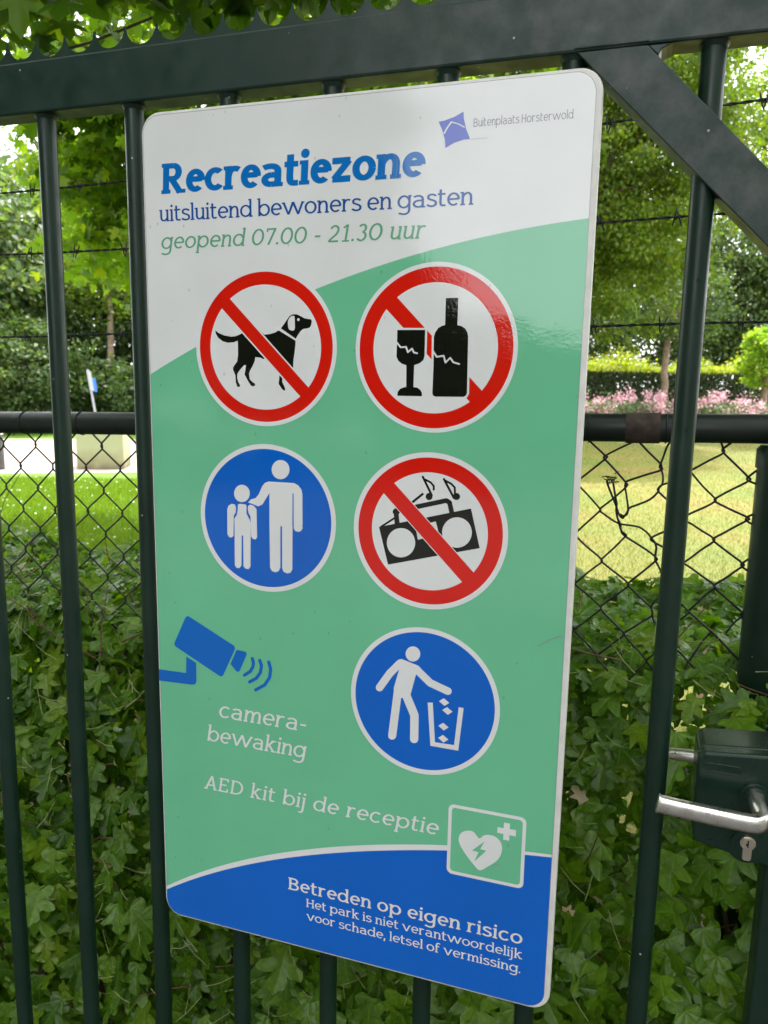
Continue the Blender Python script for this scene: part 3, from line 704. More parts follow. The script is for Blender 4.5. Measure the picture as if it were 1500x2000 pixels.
# ------------------------------------------------------------------ chain-link fence behind the gate
FY = .45
fence = thing('chain_link_fence', 'dark chain-link fence with thick top pipe and barbed wire behind the gate', 'fence', (0, FY, 0))
def railz(x): return 1.4585 + (x + .2) * .0255
mb = MB(); mb.tube([(x, FY, railz(x)) for x in (-3.4, -2, -1, 0, 1, 2.6)], .0243, 28); mb.build('top_rail', M_FENCE, fence)
# sleeve
a_, b_ = P(1222, 836, FY-.024), P(1290, 836, FY-.024)
mb = MB(); mb.tube([(a_.x, FY, railz(a_.x)), (b_.x, FY, railz(b_.x))], .0262, 28); mb.box((a_.x+b_.x)/2-.012, (a_.x+b_.x)/2-.006, FY-.031, FY-.02, railz(a_.x)-.004, railz(a_.x)+.004)
mb.build('pipe_clamp', M_RUST, fence, label='rust-brown clamp around the top pipe')
# posts
def fpost(x, r, top, arm):
    mb = MB(); mb.tube([(x, FY+.001, 0), (x, FY+.001, top)], r, 32)
    p_ = mb.build('post', M_GATE, fence)
    mb = MB(); mb.tube([(x, FY+.001, top-.034), (x, FY+.001, top-.004), (x, FY+.001, top+.003)], [r+.0028, r+.0028, r-.003], 32); mb.build('post_cap', M_GATE, p_)
    if arm:
        mb = MB(); mb.tube([(x, FY+.03, top-.3), (x, FY+.03, 2.06)], .009, 10); mb.build('wire_arm', M_FENCE, p_)
fpost(.890, .040, railz(.885)-.030, False); fpost(-2.6, .03, railz(-2.6)-.026, True); fpost(2.4, .03, railz(2.4)-.026, True)
# woven mesh: one zig-zag wire after another
WR = .0019
MX0, MDX, MZ0, MDZ = -.704, .0444, .0494, .0485
def col_x(i):     # column positions: regular diamonds on the left, slack and wide on the right
    x = MX0 + i*MDX
    return x if x < -.2 else -.2 + (x+.2)*1.08
def node_z(x, j): return railz(x) - MZ0 - MDZ*j
def zigzag(i, j0, j1):
    p = []
    for j in range(j0, j1):
        left = (i + j) % 2 == 0
        c = i if left else i+1
        x = col_x(c); zz = node_z(x, j)
        s_ = 1 if left else -1
        dy = .0012
        p += [(x + s_*.0008, FY-dy*s_, zz+.0062), (x - s_*.0012, FY, zz), (x + s_*.0008, FY+dy*s_, zz-.0062)]
    x0 = col_x(i if (i+j0-1) % 2 == 0 else i+1)
    return [((x0*.5+p[0][0]*.5), FY, railz(x0)-.022)] + p
i_min, i_max = -44, 26
for i in range(i_min, i_max):
    pts = zigzag(i, 0, 28)
    pts = [Vector(p) + Vector((random.gauss(0, .0006), random.gauss(0, .0008), random.gauss(0, .0006))) for p in pts]
    mb = MB(); mb.tube(pts, WR, 6, sm=True); mb.build('mesh_wire', M_WIRE, fence)
# slack and torn part on the right, wire by wire
def zz6(x, y): return P(1100 + x/3.3333, 800 + y/3.3333, FY)
slack = [
 [(160,190),(215,245),(275,300),(275,320),(105,455),(60,500)], [(480,200),(370,250),(275,300),(270,320),(340,395),(408,475),(412,500),(330,575),(240,645),(235,662),(95,790),(85,812),(75,830)],
 [(490,205),(560,280),(632,350),(640,372),(636,395),(520,430),(418,465),(405,485),(402,505)], [(700,205),(672,250),(655,300),(635,352),(628,375),(642,400),(650,440),(645,485),(622,512),(618,535),(560,588),(480,620),(430,642),(415,680),(395,692),(372,682)],
 [(720,468),(645,490),(620,510),(618,528),(655,568),(700,605)], [(402,505),(412,560),(422,650),(400,690),(385,707),(360,672),(335,600),(290,490),(285,455)],
 [(325,470),(335,540),(348,610),(345,660),(360,730),(380,790),(405,812),(405,825),(330,900),(250,975),(248,995),(160,1060),(80,1130),(70,1150),(40,1170)], [(100,495),(170,565),(240,648),(245,665),(310,712),(372,745),(430,752),(500,768),(545,800),(575,838),(595,862),(606,900),(598,970),(604,990),(640,1060),(648,1120),(650,1150)],
 [(690,780),(640,802),(578,832),(572,850),(620,878),(680,912)], [(350,640),(352,700),(372,745),(378,790),(400,822),(500,885),(600,958),(602,985),(510,1060),(425,1130),(420,1152),(340,1210),(245,1278),(243,1300),(160,1365),(70,1430),(60,1450),(20,1480)],
 [(75,815),(90,832),(170,905),(250,975),(255,995),(340,1060),(422,1130),(428,1152),(500,1220),(572,1290),(580,1335),(590,1375),(625,1425)], [(60,1085),(80,1112),(82,1140),(165,1210),(243,1280),(248,1300),(320,1380),(395,1450),(400,1470),(470,1550),(540,1630),(548,1650),(620,1730)],
 [(660,1195),(620,1225),(590,1252),(574,1288),(578,1340),(490,1395),(395,1455),(385,1475),(300,1540),(225,1595),(220,1620),(235,1640),(300,1705),(365,1765)], [(50,1395),(70,1425),(80,1445),(150,1520),(222,1595)], [(620,1565),(545,1625),(538,1648),(480,1700),(400,1790)],
 [(1025,205),(1042,255),(1046,280),(950,332),(850,385),(800,410)], [(1110,205),(1048,250),(1040,275),(1120,355),(1205,440),(1212,460),(1100,520),(990,578),(985,600),(900,645),(820,680),(790,700)],
 [(1330,340),(1250,405),(1205,438),(1200,458),(1260,485),(1330,505)], [(830,405),(910,500),(990,580),(994,602),(1090,650),(1196,700),(1202,718),(1090,778),(980,838),(976,860),(890,920),(808,980),(780,1000)],
 [(1330,620),(1240,678),(1196,702),(1192,722),(1240,752),(1330,800)], [(790,725),(830,742),(905,790),(982,840),(986,862),(1075,930),(1166,1000),(1170,1018),(1080,1080),(985,1142),(980,1162),(900,1230),(820,1305),(812,1325),(760,1370)],
 [(1330,900),(1215,970),(1168,998),(1162,1018),(1210,1055),(1330,1130)], [(770,990),(815,1020),(900,1080),(985,1142),(990,1165),(1075,1240),(1160,1318),(1165,1340),(1100,1402),(1060,1450)], [(740,1240),(780,1275),(820,1315),(890,1380),(960,1440),(1050,1530),(1150,1640),(1200,1680)],
 [(720,1550),(760,1580),(815,1640),(900,1730)], [(960,1450),(890,1530),(818,1640),(750,1735),(700,1790)], [(1330,1210),(1240,1270),(1165,1320),(1158,1345),(1240,1430),(1330,1500)]]
for wpts in slack:
    q = [zz6(x, y) for x, y in wpts]; fine = []
    for i in range(len(q)-1):
        p0 = q[max(i-1, 0)]; p1 = q[i]; p2 = q[i+1]; p3 = q[min(i+2, len(q)-1)]
        for k in range(3):
            t_ = k/3; fine.append(.5*((2*p1)+(-p0+p2)*t_+(2*p0-5*p1+4*p2-p3)*t_*t_+(-p0+3*p1-3*p2+p3)*t_**3))
    fine.append(q[-1])
    ph = random.random()*6
    fine = [p + Vector((0, .0016*math.sin(ph+i*1.3), 0)) for i, p in enumerate(fine)]
    mb = MB(); mb.tube(fine, WR, 6); mb.build('mesh_wire', M_WIRE, fence)
for i in range(41, 70):      # regular weave goes on past the end post
    x0 = .93 + (i-41)*.05
    pts = [(x0 + (.025 if (i+j) % 2 else -.025), FY, railz(x0)-.03-.0425*j) for j in range(30)]
    mb = MB(); mb.tube(pts, WR, 5); mb.build('mesh_wire', M_WIRE, fence)
# frayed knot on the torn end
mb = MB(); kc = zz6(312, 452)
for _ in range(26):
    d = Vector((random.gauss(0, 1), random.gauss(0, .6), random.gauss(0, .8))).normalized()
    p = kc + Vector((random.gauss(0, .005), random.gauss(0, .003), random.gauss(0, .004)))
    mb.tube([p, p + d*random.uniform(.004, .012)], .0009, 4)
mb.build('frayed_knot', M_WIRE, fence)
# tie wires round the pipe
for u in (1150, 1302, 40, 150):
    x = P(u, 840, FY-.02).x
    mb = MB(); mb.tube([(x + .001*math.sin(a*2), FY+.0255*math.cos(a), railz(x)+.0255*math.sin(a)) for a in [k*math.pi/8 for k in range(17)]], .0012, 5); mb.build('tie_wire', M_WIRE, fence)
# barbed wire: two twisted strands with barbs
def barbed(pts, bx):
    pts = [Vector(p) for p in pts]
    def at(x):
        for a, b_ in zip(pts, pts[1:]):
            if a.x <= x <= b_.x: return a.lerp(b_, (x-a.x)/(b_.x-a.x))
        return pts[-1]
    x0, x1 = pts[0].x, pts[-1].x; n = int((x1-x0)/.006)
    strands = []
    wire = None
    mb = MB()
    for s_ in (0, math.pi):
        mb.tube([at(x0+(x1-x0)*i/n) + Vector((0, .0013*math.cos(i*.9+s_), .0013*math.sin(i*.9+s_) + .0012*math.sin(i*.07))) for i in range(n+1)], .0014, 5)
    wire = mb.build('barbed_wire', M_WIRE, fence)
    for x in bx:
        c = at(x); mb = MB()
        mb.tube([c + Vector((.0018*(k/3)-.004, .0027*math.cos(k*.8), .0027*math.sin(k*.8))) for k in range(16)], .0014, 5)
        for s_ in (-1, 1):
            a = random.uniform(-.5, .5); d = Vector((math.sin(a)*.8, random.uniform(-.5, .5), 1)).normalized()
            o_ = Vector((s_*.0035, s_*.001, 0))
            mb.tube([c+o_-d*.015, c+o_-d*.010, c+o_+d*.010, c+o_+d*.015], [.0005, .0014, .0014, .0005], 5)
        mb.build('barb', M_WIRE, wire)
def wire_px(pl): return [P(u, v, FY) for u, v in pl]
for pl, marks in (([(0,377),(240,355),(1165,243),(1500,195)], [63, 155, 1190, 1492]), ([(0,497),(245,487),(1165,435),(1430,418)], [58, 148, 243, 1172, 1322]), ([(0,658),(250,652),(1150,637),(1500,630)], [52, 142, 232, 1157, 1293, 1447])):
    q = wire_px(pl); sl = (q[-1]-q[0])/(q[-1].x-q[0].x)
    q = [q[0]+sl*(-2.6-q[0].x)] + q + [q[-1]+sl*(2.4-q[-1].x)]
    vv_ = [float(np.interp(m_, [a for a, b in pl], [b for a, b in pl])) for m_ in marks]
    xs = [P(m_, v_, FY).x for m_, v_ in zip(marks, vv_)]
    lo, hi = xs[0], xs[-1]; x = lo-.11
    while x > -2.4: xs.append(x); x -= .11
    x = hi+.11
    while x < 2.3: xs.append(x); x += .11
    gaps = [x for x in np.arange(P(260, 600, FY).x+.05, P(1130, 500, FY).x-.03, .11)]
    barbed(q, xs + gaps)

# ------------------------------------------------------------------ foliage
def leaf_material(name, c1, c2, trans=.45, rough=.42, veins=False, tint=(1.25, 1.35, .35), clump=None):
    m, t, b = mat_new(name)
    g = N(t, 'ShaderNodeNewGeometry')
    r = ramp(t, g.outputs['Random Per Island'], [(0, c1), (.75, c2), (1, [min(1, c2[0]*1.5), c2[1]*1.12, c2[2]])])
    col = r.outputs[0]
    oi = N(t, 'ShaderNodeObjectInfo')
    if veins:
        mxr = N(t, 'ShaderNodeMixRGB', blend_type='MULTIPLY'); mxr.inputs[0].default_value = 1
        rr = ramp(t, oi.outputs['Random'], [(0, (.80, .86, .9)), (.6, (1.0, 1.0, 1.0)), (1, (1.25, 1.15, .9))])
        t.links.new(col, mxr.inputs[1]); t.links.new(rr.outputs[0], mxr.inputs[2]); col = mxr.outputs[0]
        uv = N(t, 'ShaderNodeUVMap'); sp = N(t, 'ShaderNodeSeparateXYZ'); t.links.new(uv.outputs[0], sp.inputs[0])
        at = N(t, 'ShaderNodeMath', operation='ARCTAN2'); t.links.new(sp.outputs['X'], at.inputs[0]); t.links.new(sp.outputs['Y'], at.inputs[1])
        pg = N(t, 'ShaderNodeMath', operation='PINGPONG'); pg.inputs[1].default_value = .36
        t.links.new(at.outputs[0], pg.inputs[0])
        ln = N(t, 'ShaderNodeVectorMath', operation='LENGTH'); t.links.new(uv.outputs[0], ln.inputs[0])
        mu = N(t, 'ShaderNodeMath', operation='MULTIPLY'); t.links.new(pg.outputs[0], mu.inputs[0]); t.links.new(ln.outputs['Value'], mu.inputs[1])
        r2 = ramp(t, mu.outputs[0], [(.008, (1, 1, 1)), (.030, (0, 0, 0))])
        mm = N(t, 'ShaderNodeMixRGB'); vm = N(t, 'ShaderNodeMath', operation='MULTIPLY'); vm.inputs[1].default_value = .25
        t.links.new(r2.outputs[0], vm.inputs[0]); t.links.new(vm.outputs[0], mm.inputs[0])
        mm.inputs[2].default_value = (min(1, c2[0]*2.2), min(1, c2[1]*1.7), c2[2]*2, 1); t.links.new(col, mm.inputs[1]); col = mm.outputs[0]
        nm = N(t, 'ShaderNodeTexNoise'); nm.inputs['Scale'].default_value = 5.5; nm.inputs['Detail'].default_value = 5; t.links.new(uv.outputs[0], nm.inputs['Vector'])
        rm = ramp(t, nm.outputs['Fac'], [(.32, (.70, .74, .72)), (.68, (1.22, 1.18, 1.1))]); mq = N(t, 'ShaderNodeMixRGB', blend_type='MULTIPLY'); mq.inputs[0].default_value = 1
        t.links.new(col, mq.inputs[1]); t.links.new(rm.outputs[0], mq.inputs[2]); col = mq.outputs[0]
        pw = N(t, 'ShaderNodeMath', operation='POWER'); pw.inputs[1].default_value = .5; t.links.new(mu.outputs[0], pw.inputs[0])
        bump(t, b, pw.outputs[0], .55, .006)
    t.links.new(col, b.inputs['Base Color']); b.inputs['Roughness'].default_value = rough; b.inputs['IOR'].default_value = 1.50 if veins else 1.40
    tr = N(t, 'ShaderNodeBsdfTranslucent'); ml = N(t, 'ShaderNodeMixRGB', blend_type='MULTIPLY'); ml.inputs[0].default_value = 1; ml.inputs[2].default_value = (*tint, 1)
    ml.use_clamp = True
    sc2 = N(t, 'ShaderNodeMixRGB', blend_type='MULTIPLY'); sc2.inputs[0].default_value = 1; sc2.inputs[2].default_value = (1.6, 1.6, 1.6, 1)
    t.links.new(col, ml.inputs[1]); t.links.new(ml.outputs[0], sc2.inputs[1]); t.links.new(sc2.outputs[0], tr.inputs['Color'])
    mix = N(t, 'ShaderNodeMixShader'); mix.inputs[0].default_value = trans
    t.links.new(b.outputs[0], mix.inputs[1]); t.links.new(tr.outputs[0], mix.inputs[2])
    t.links.new(mix.outputs[0], t.nodes['Material Output'].inputs['Surface'])
    return m
def leaf_shape(kind, curl=.25, fold=.22, seed=0):
    r = random.Random(seed)
    if kind == 'maple':
        half = [(.10,-.04),(.25,-.06),(.37,.01),(.41,.11),(.34,.21),(.26,.28),(.37,.34),(.51,.43),(.58,.53),(.53,.61),(.40,.63),(.27,.62),(.19,.61),(.20,.70),(.25,.80),(.22,.89),(.11,.95)]
    elif kind == 'sycamore':
        half = [(.16,-.06),(.40,.02),(.46,.16),(.26,.28),(.52,.44),(.60,.62),(.40,.62),(.18,.54),(.22,.80),(.10,.92)]
    elif kind == 'mid':
        half = [(.30,-.03),(.26,.26),(.55,.55),(.17,.56),(.20,.86)]
    else:
        v = np.array([(0,0,0),(.38,.5,.06),(0,1,-.1),(-.38,.5,.06)], float); return v, [(0,1,2,3)], v[:, :2].copy()
    j = lambda: r.uniform(-.025, .025)
    out = [(0, 0)] + [(x+j(), y+j()) for x, y in half] + [(0, 1.04)] + [(-x+j(), y+j()) for x, y in half[::-1]]
    pts = [(0, .38)] + out
    v = np.array([(x, y, fold*abs(x) - curl*(x*x*1.2 + (y-.35)**2) + r.uniform(-.02, .02)) for x, y in pts]); v[:, 2] -= v[1, 2]
    n = len(out); f = [(0, 1+i, 1+(i+1) % n) for i in range(n)]
    return v, f, np.array(pts)[:, :2]
def scatter_mesh(name, shapes, pos, nrm, tip, size):
    """one mesh of leaves: pos (n,3), nrm blade normals, tip direction, size"""
    n = len(pos); pos = np.asarray(pos, float); nrm = np.asarray(nrm, float); tip = np.asarray(tip, float)
    nrm /= np.linalg.norm(nrm, axis=1)[:, None]
    tip = tip - nrm*(tip*nrm).sum(1)[:, None]; tip /= np.linalg.norm(tip, axis=1)[:, None]
    side = np.cross(tip, nrm)
    VS = []; LI = []; LS = []; UV = []; off = 0
    k = len(shapes); grp = np.arange(n) % k
    for gi, (v, f, uv) in enumerate(shapes):
        idx = np.where(grp == gi)[0]
        if len(idx) == 0: continue
        s_ = np.asarray(size)[idx][:, None, None]
        w = pos[idx][:, None, :] + s_*(v[None, :, 0:1]*side[idx][:, None, :] + v[None, :, 1:2]*tip[idx][:, None, :] + v[None, :, 2:3]*nrm[idx][:, None, :])
        VS.append(w.reshape(-1, 3)); fl = np.array([i for q in f for i in q]); nf = len(f[0])
        li = (np.arange(len(idx))[:, None]*len(v) + fl[None, :] + off).reshape(-1); LI.append(li); LS.append(np.full(len(idx)*len(f), nf))
        UV.append(np.tile(uv[fl], (len(idx), 1))); off += len(idx)*len(v)
    VS = np.concatenate(VS); LI = np.concatenate(LI); LS = np.concatenate(LS); UV = np.concatenate(UV)
    me = bpy.data.meshes.new(name); me.vertices.add(len(VS)); me.vertices.foreach_set('co', VS.ravel())
    me.loops.add(len(LI)); me.loops.foreach_set('vertex_index', LI.astype(np.int32)); me.polygons.add(len(LS))
    st = np.concatenate([[0], np.cumsum(LS)[:-1]]); me.polygons.foreach_set('loop_start', st.astype(np.int32)); me.polygons.foreach_set('loop_total', LS.astype(np.int32))
    ul = me.uv_layers.new(name='UVMap'); ul.data.foreach_set('uv', UV.ravel())
    me.polygons.foreach_set('use_smooth', np.ones(len(LS), bool))
    me.update(); me.validate(); return me
MAPLE = [leaf_shape('maple', c, f, i) for i, (c, f) in enumerate(((.28, .20), (.45, .10), (.10, .32), (.38, .28)))]
SYC = [leaf_shape('sycamore', c, f, 20+i) for i, (c, f) in enumerate(((.3, .18), (.45, .1), (.15, .3)))]
MID = [leaf_shape('mid', c, f, 40+i) for i, (c, f) in enumerate(((.3, .2), (.4, .1)))]
KITE = [leaf_shape('kite')]
M_HLEAF = leaf_material('field_maple_leaves', (.042, .112, .005), (.118, .238, .012), .38, .38, True)
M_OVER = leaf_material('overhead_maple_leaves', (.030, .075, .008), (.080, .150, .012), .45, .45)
M_YOUNG = leaf_material('bright_maple_leaves', (.10, .175, .020), (.165, .245, .034), .55, .42)
M_BIG = leaf_material('beech_leaves', (.052, .100, .010), (.115, .170, .020), .52, .5)
M_DARK = leaf_material('dark_woodland_leaves', (.034, .072, .022), (.075, .125, .040), .35, .5)
M_GREY = leaf_material('dull_green_leaves', (.05, .09, .035), (.11, .17, .06), .40, .5)
M_YEL = leaf_material('sunlit_fresh_leaves', (.20, .27, .012), (.31, .35, .02), .5, .5)  # sunlight on the far hedge's new growth is put into this yellow
M_FRESH = leaf_material('fresh_green_leaves', (.20, .32, .04), (.30, .42, .07), .5, .5)
M_BARK = plain('bark', (.10, .075, .055), .9, .4, 12)
M_BARKP = plain('pale_bark', (.26, .19, .14), .9, .3, 10)
M_TWIG = plain('reddish_twigs', (.12, .055, .03), .7, .4, 40)

def unit(v): return v/np.linalg.norm(v, axis=1)[:, None]
# --- the hedge grown into the fence
hedge = thing('field_maple_hedge', 'leafy field maple hedge growing through the chain-link fence behind the gate', 'hedge', (0, .45, 0))
HT = 1.09
def hedge_top(x): return 1.045 + .03*math.sin(x*3.1+.6) + .03*math.sin(x*7.3) + .03*max(0, min(1, (x-.3)*2))
def sample_hedge(n, x0=-2.2, x1=2.2):
    pos = []; nr = []
    while len(pos) < n:
        x = rng.uniform(x0, x1); ht = hedge_top(x)
        s_ = rng.uniform(0, 1.55+.45)
        if s_ < 1.25:                       # front face, leaning back towards its top
            z_ = .02 + (s_/1.25)*(ht-.02); k = z_/ht
            y = .17 + .24*max(0, (k-.55)/.45)**1.3 + abs(rng.normal(0, .055)) + - (.12 if x > .74 and z_ > .65 else 0) + .03*math.sin(x*5+z_*4); n_ = (0, -1, .15+.8*max(0, (k-.6)/.4))
        else:                               # top, running back behind the fence
            y = .42 + (s_-1.25)/.75*.85; z_ = ht - .04*rng.random() + .02*math.sin(y*9+x*4) - .10*max(0, (y-.9)); n_ = (0, -.35, 1)
        if .88 < x < .96 and False: continue
        pos.append((x, y, z_)); nr.append(n_)
    return np.array(pos), np.array(nr)
def jitter(nr, s): return unit(nr + rng.normal(0, s, nr.shape))
pos, nr = sample_hedge(13500); nr = jitter(nr, .52)
tips = np.tile(np.array([[0, -.35, -1.0]]), (len(pos), 1)) + rng.normal(0, .55, (len(pos), 3))
size = rng.uniform(.032, .066, len(pos))
vis = (pos[:, 0] > -.75) & (pos[:, 0] < 1.0) & (pos[:, 1] < .45) & (pos[:, 2] > .45)
cand = np.where(vis)[0]
# the largest of those nearest to the viewer become leaves of their own
d_ = np.linalg.norm(pos[cand] - np.array(CAMP)[None], axis=1)/size[cand] + (pos[cand][:, 1])*60
own = cand[np.argsort(d_)[:290]]
rest = np.setdiff1d(np.arange(len(pos)), own)
off = np.array([[0, .45, 0]])
obj('foliage', scatter_mesh('foliage', MAPLE, pos[rest]-off, nr[rest], tips[rest], size[rest]), M_HLEAF, hedge, 'stuff')
leaf_me = []
for i, (v, f, uv) in enumerate(MAPLE):
    me = scatter_mesh('leaf', [(v, f, uv)], [(0, 0, 0)], [(0, 0, 1)], [(0, 1, 0)], [1.0]); me.materials.append(M_HLEAF); leaf_me.append(me)
for q in own:
    n_ = Vector(nr[q]).normalized(); t_ = Vector(tips[q]); t_ = (t_ - n_*t_.dot(n_)).normalized(); s_ = t_.cross(n_)
    o = obj('leaf', leaf_me[q % 4], None, hedge)
    Mx = Matrix((s_, t_, n_)).transposed().to_4x4(); Mx.translation = Vector(pos[q]) - Vector((0, .45, 0)) + Vector((0, -.012, 0))
    o.matrix_local = Mx @ Matrix.Scale(float(size[q])*1.12, 4)
# inner leaves for depth, darker by being inside
ip = np.column_stack([rng.uniform(-2.2, 2.2, 9000), rng.uniform(.34, .95, 9000), rng.uniform(.05, .98, 9000)])
obj('inner_foliage', scatter_mesh('inner_foliage', MID, ip-off, jitter(np.tile([[0, -.6, .6]], (len(ip), 1)), .6), rng.normal(0, 1, ip.shape)-np.array([[0, 0, .6]]), rng.uniform(.04, .065, len(ip))), M_HLEAF, hedge, 'stuff')
# twigs and stems
mb = MB()
for _ in range(520):
    x = random.uniform(-1.6, 1.7); z_ = random.uniform(.25, 1.12); y = random.uniform(.20, .5) if z_ < .9 else random.uniform(.35, .8)
    p = Vector((x, y, z_)); d = Vector((random.gauss(0, .7), random.gauss(-.2, .4), random.gauss(.5, .6))).normalized(); L_ = random.uniform(.05, .20)
    mid = p + d*L_*.5 + Vector((random.gauss(0, .006), 0, random.gauss(0, .006)))
    mb.tube([p, mid, p+d*L_], [.0018, .0014, .0008], 4, caps=False)
mb.build('twigs', M_TWIG, hedge, 'stuff')
mb = MB()
for _ in range(60):
    x = random.uniform(-2.1, 2.1); y = random.uniform(.35, .65); p = Vector((x, y, 0)); pts = [p]
    for k in range(6): p = p + Vector((random.gauss(0, .05), random.gauss(0, .03), .17)); pts.append(p)
    mb.tube(pts, [.009, .008, .007, .006, .005, .004, .003], 6)
mb.build('stems', M_BARK, hedge, 'stuff')
M_STALK = plain('pale_leaf_stalks', (.26, .28, .12), .6, .3, 40)
mb = MB()
for _ in range(650):
    x = random.uniform(-1.2, 1.3); z_ = random.uniform(.35, 1.14); y = (.13 + .24*max(0, (z_/1.14-.55)/.45)**1.3) + abs(random.gauss(0, .05))
    p = Vector((x, y, z_)); d = Vector((random.gauss(0, .6), random.gauss(0, .35), random.gauss(.1, .6))).normalized(); L_ = random.uniform(.02, .07)
    mb.tube([p, p + d*L_*.5 + Vector((0, 0, -.004)), p+d*L_], [.0008, .0007, .0006], 4, caps=False)
mb.build('leaf_stalks', M_STALK, hedge, 'stuff')
# dry pale leaves caught in the hedge
M_DRY = leaf_material('dry_leaves', (.25, .19, .12), (.42, .34, .22), .2, .6)
dp, dn = sample_hedge(150, -1.0, 1.2); dp[:, 1] -= .0
obj('dry_leaves', scatter_mesh('dry_leaves', MID, dp-off, jitter(dn, .8), rng.normal(0, 1, dp.shape), rng.uniform(.012, .034, len(dp))), M_DRY, hedge, 'stuff')

# --- trees
def limb(mb, p0, p1, r0, r1, wob=.05, n=6, sides=8):
    p0, p1 = Vector(p0), Vector(p1); L_ = (p1-p0).length; pts = [p0.lerp(p1, i/n) + (Vector((random.gauss(0, 1), random.gauss(0, 1), random.gauss(0, .4)))*L_*wob*.3 if 0 < i < n else Vector((0, 0, 0))) for i in range(n+1)]
    mb.tube(pts, [r0+(r1-r0)*i/n for i in range(n+1)], sides)
def tree(label, base, height, trunk_r, centre, radii, nclump, nleaf, lsize, mat, shapes=KITE, bark=None, lean=(0, 0), cat='tree', group=None, spread=.30, hollow=.45, name='tree', clip=None, droop=.5, flatz=.55, up=.5, nlimb=34):
    bx, by = base; t = thing(name if cat != 'bush' else 'bush', label, cat, (bx, by, 0), group)
    C_ = np.array(centre, float); Rr = np.array(radii, float)
    d = unit(rng.normal(0, 1, (nclump, 3))); rr = hollow + (1-hollow)*rng.random(nclump)**.6
    cc = C_ + d*Rr*rr[:, None]
    if clip is not None: cc = cc[[clip(*c) for c in cc]]
    cs = spread*rng.uniform(.6, 1.4, len(cc))*Rr.mean()
    which = rng.integers(0, len(cc), nleaf)
    pos = cc[which] + rng.normal(0, 1, (nleaf, 3))*cs[which][:, None]*np.array([[.5, .5, .5*flatz]])
    if clip is not None: keep = np.array([clip(*c) for c in pos]); pos = pos[keep]; which = which[keep]
    out = unit(pos - C_ + 1e-6)
    nr = unit(out*.35 + np.array([[0, 0, up]]) + rng.normal(0, .5, pos.shape))
    tp = out*.8 + np.array([[0, 0, -droop]]) + rng.normal(0, .5, pos.shape)
    sz = lsize*rng.uniform(.7, 1.3, len(pos))
    obj('crown', scatter_mesh('crown', shapes, pos-np.array([[bx, by, 0]]), nr, tp, sz), mat, t)
    mb = MB(); top = Vector((centre[0]*.7+bx*.3, centre[1]*.7+by*.3, centre[2]+radii[2]*.4))
    b0 = Vector((bx, by, 0)); fork = b0.lerp(top, .45); fork.z = max(centre[2]-radii[2]*.75, .3)
    limb(mb, b0, fork, trunk_r, trunk_r*.8, .03, 8, 12); limb(mb, fork, top, trunk_r*.78, trunk_r*.2, .08, 8, 8)
    mb.build('trunk', bark or M_BARK, t)
    mb = MB(); k = min(len(cc), nlimb)
    for i in rng.choice(len(cc), k, replace=False):
        s_ = fork.lerp(top, random.uniform(0, .8)); e = Vector(cc[i]); limb(mb, s_, e, trunk_r*.28, trunk_r*.05, .10, 5, 5)
    mb.build('limbs', bark or M_BARK, t)
    return t
def XYD(u, D):      # ground position under image column u at distance D
    p = PD(u, 745, D); return (p.x, p.y)
# overhead tree: shades the gate; trunk stands off to the right
ovclip = lambda x, y, z_: not ((z_ < CAMP.z + .30*max(0, (y-CAMP.y)) + .35) and x > -9) and not (x < -1.2 and y > 1.5 and z_ < 6.5)
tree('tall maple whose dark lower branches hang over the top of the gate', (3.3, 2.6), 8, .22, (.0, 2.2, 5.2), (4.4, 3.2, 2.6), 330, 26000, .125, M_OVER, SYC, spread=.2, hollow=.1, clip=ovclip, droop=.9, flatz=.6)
# low dark branches just above the top rail, left
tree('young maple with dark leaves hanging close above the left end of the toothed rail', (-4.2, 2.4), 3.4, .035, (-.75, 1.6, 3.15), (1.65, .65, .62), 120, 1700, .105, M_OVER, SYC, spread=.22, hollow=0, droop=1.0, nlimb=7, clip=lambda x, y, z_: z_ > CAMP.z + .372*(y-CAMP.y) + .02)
# bright maple behind the sign, its crown reaching out left
bx, by = XYD(520, 8.2)
tree('bright green maple standing behind the sign with leaves hanging left of it', (bx, by), 6, .09, (bx-.35, by, 4.1), (2.3, 1.8, 2.1), 240, 24000, .10, M_YOUNG, SYC, spread=.18, hollow=.35, droop=.9)
bx, by = XYD(880, 25)
tree('broad light green tree behind the sign reaching out between sign and diagonal brace', (bx, by), 10, .25, (bx+.7, by, 9.3), (7.6, 4.6, 6.0), 640, 120000, .135, M_BIG, KITE, spread=.16, hollow=.5, droop=.8)
bx, by = XYD(1180, 20)
tree('fresh green tree with low sweeping branches right of the sign', (bx-1.8, by+.6), 11, .17, (bx+.15, by+.6, 8.3), (3.4, 2.6, 5.6), 360, 80000, .10, M_BIG, KITE, spread=.17, hollow=.3, droop=.8)
bx, by = XYD(1440, 41)
tree('dull green tree filling the gap right of the bar in front of the sky', (bx, by), 10, .25, (bx, by, 6.9), (5.6, 3.4, 4.3), 340, 52000, .19, M_GREY, KITE, spread=.2, hollow=.4)
bx, by = XYD(1600, 26)
tree('light green tree at the right edge above the barbed wire', (bx, by), 13, .25, (bx, by, 9.5), (3.6, 3, 3.6), 200, 26000, .15, M_BIG, KITE, spread=.2, hollow=.4)
for u, D_, h_, r_, m_, lab in ((1298, 30, 5.0, 2.0, M_DARK, 'small dark tree with pale trunk before the long hedge'), (1495, 29.6, 3.5, .95, M_FRESH, 'small bright fresh green tree at the right edge before the long hedge')):
    bx, by = XYD(u, D_)
    tree(lab, (bx, by), h_, .15, (bx, by, h_*(.92 if u < 1400 else .78)), (r_, r_, h_*.33), 80, 9000, .11, m_, KITE, bark=M_BARKP, spread=.25, hollow=.3)
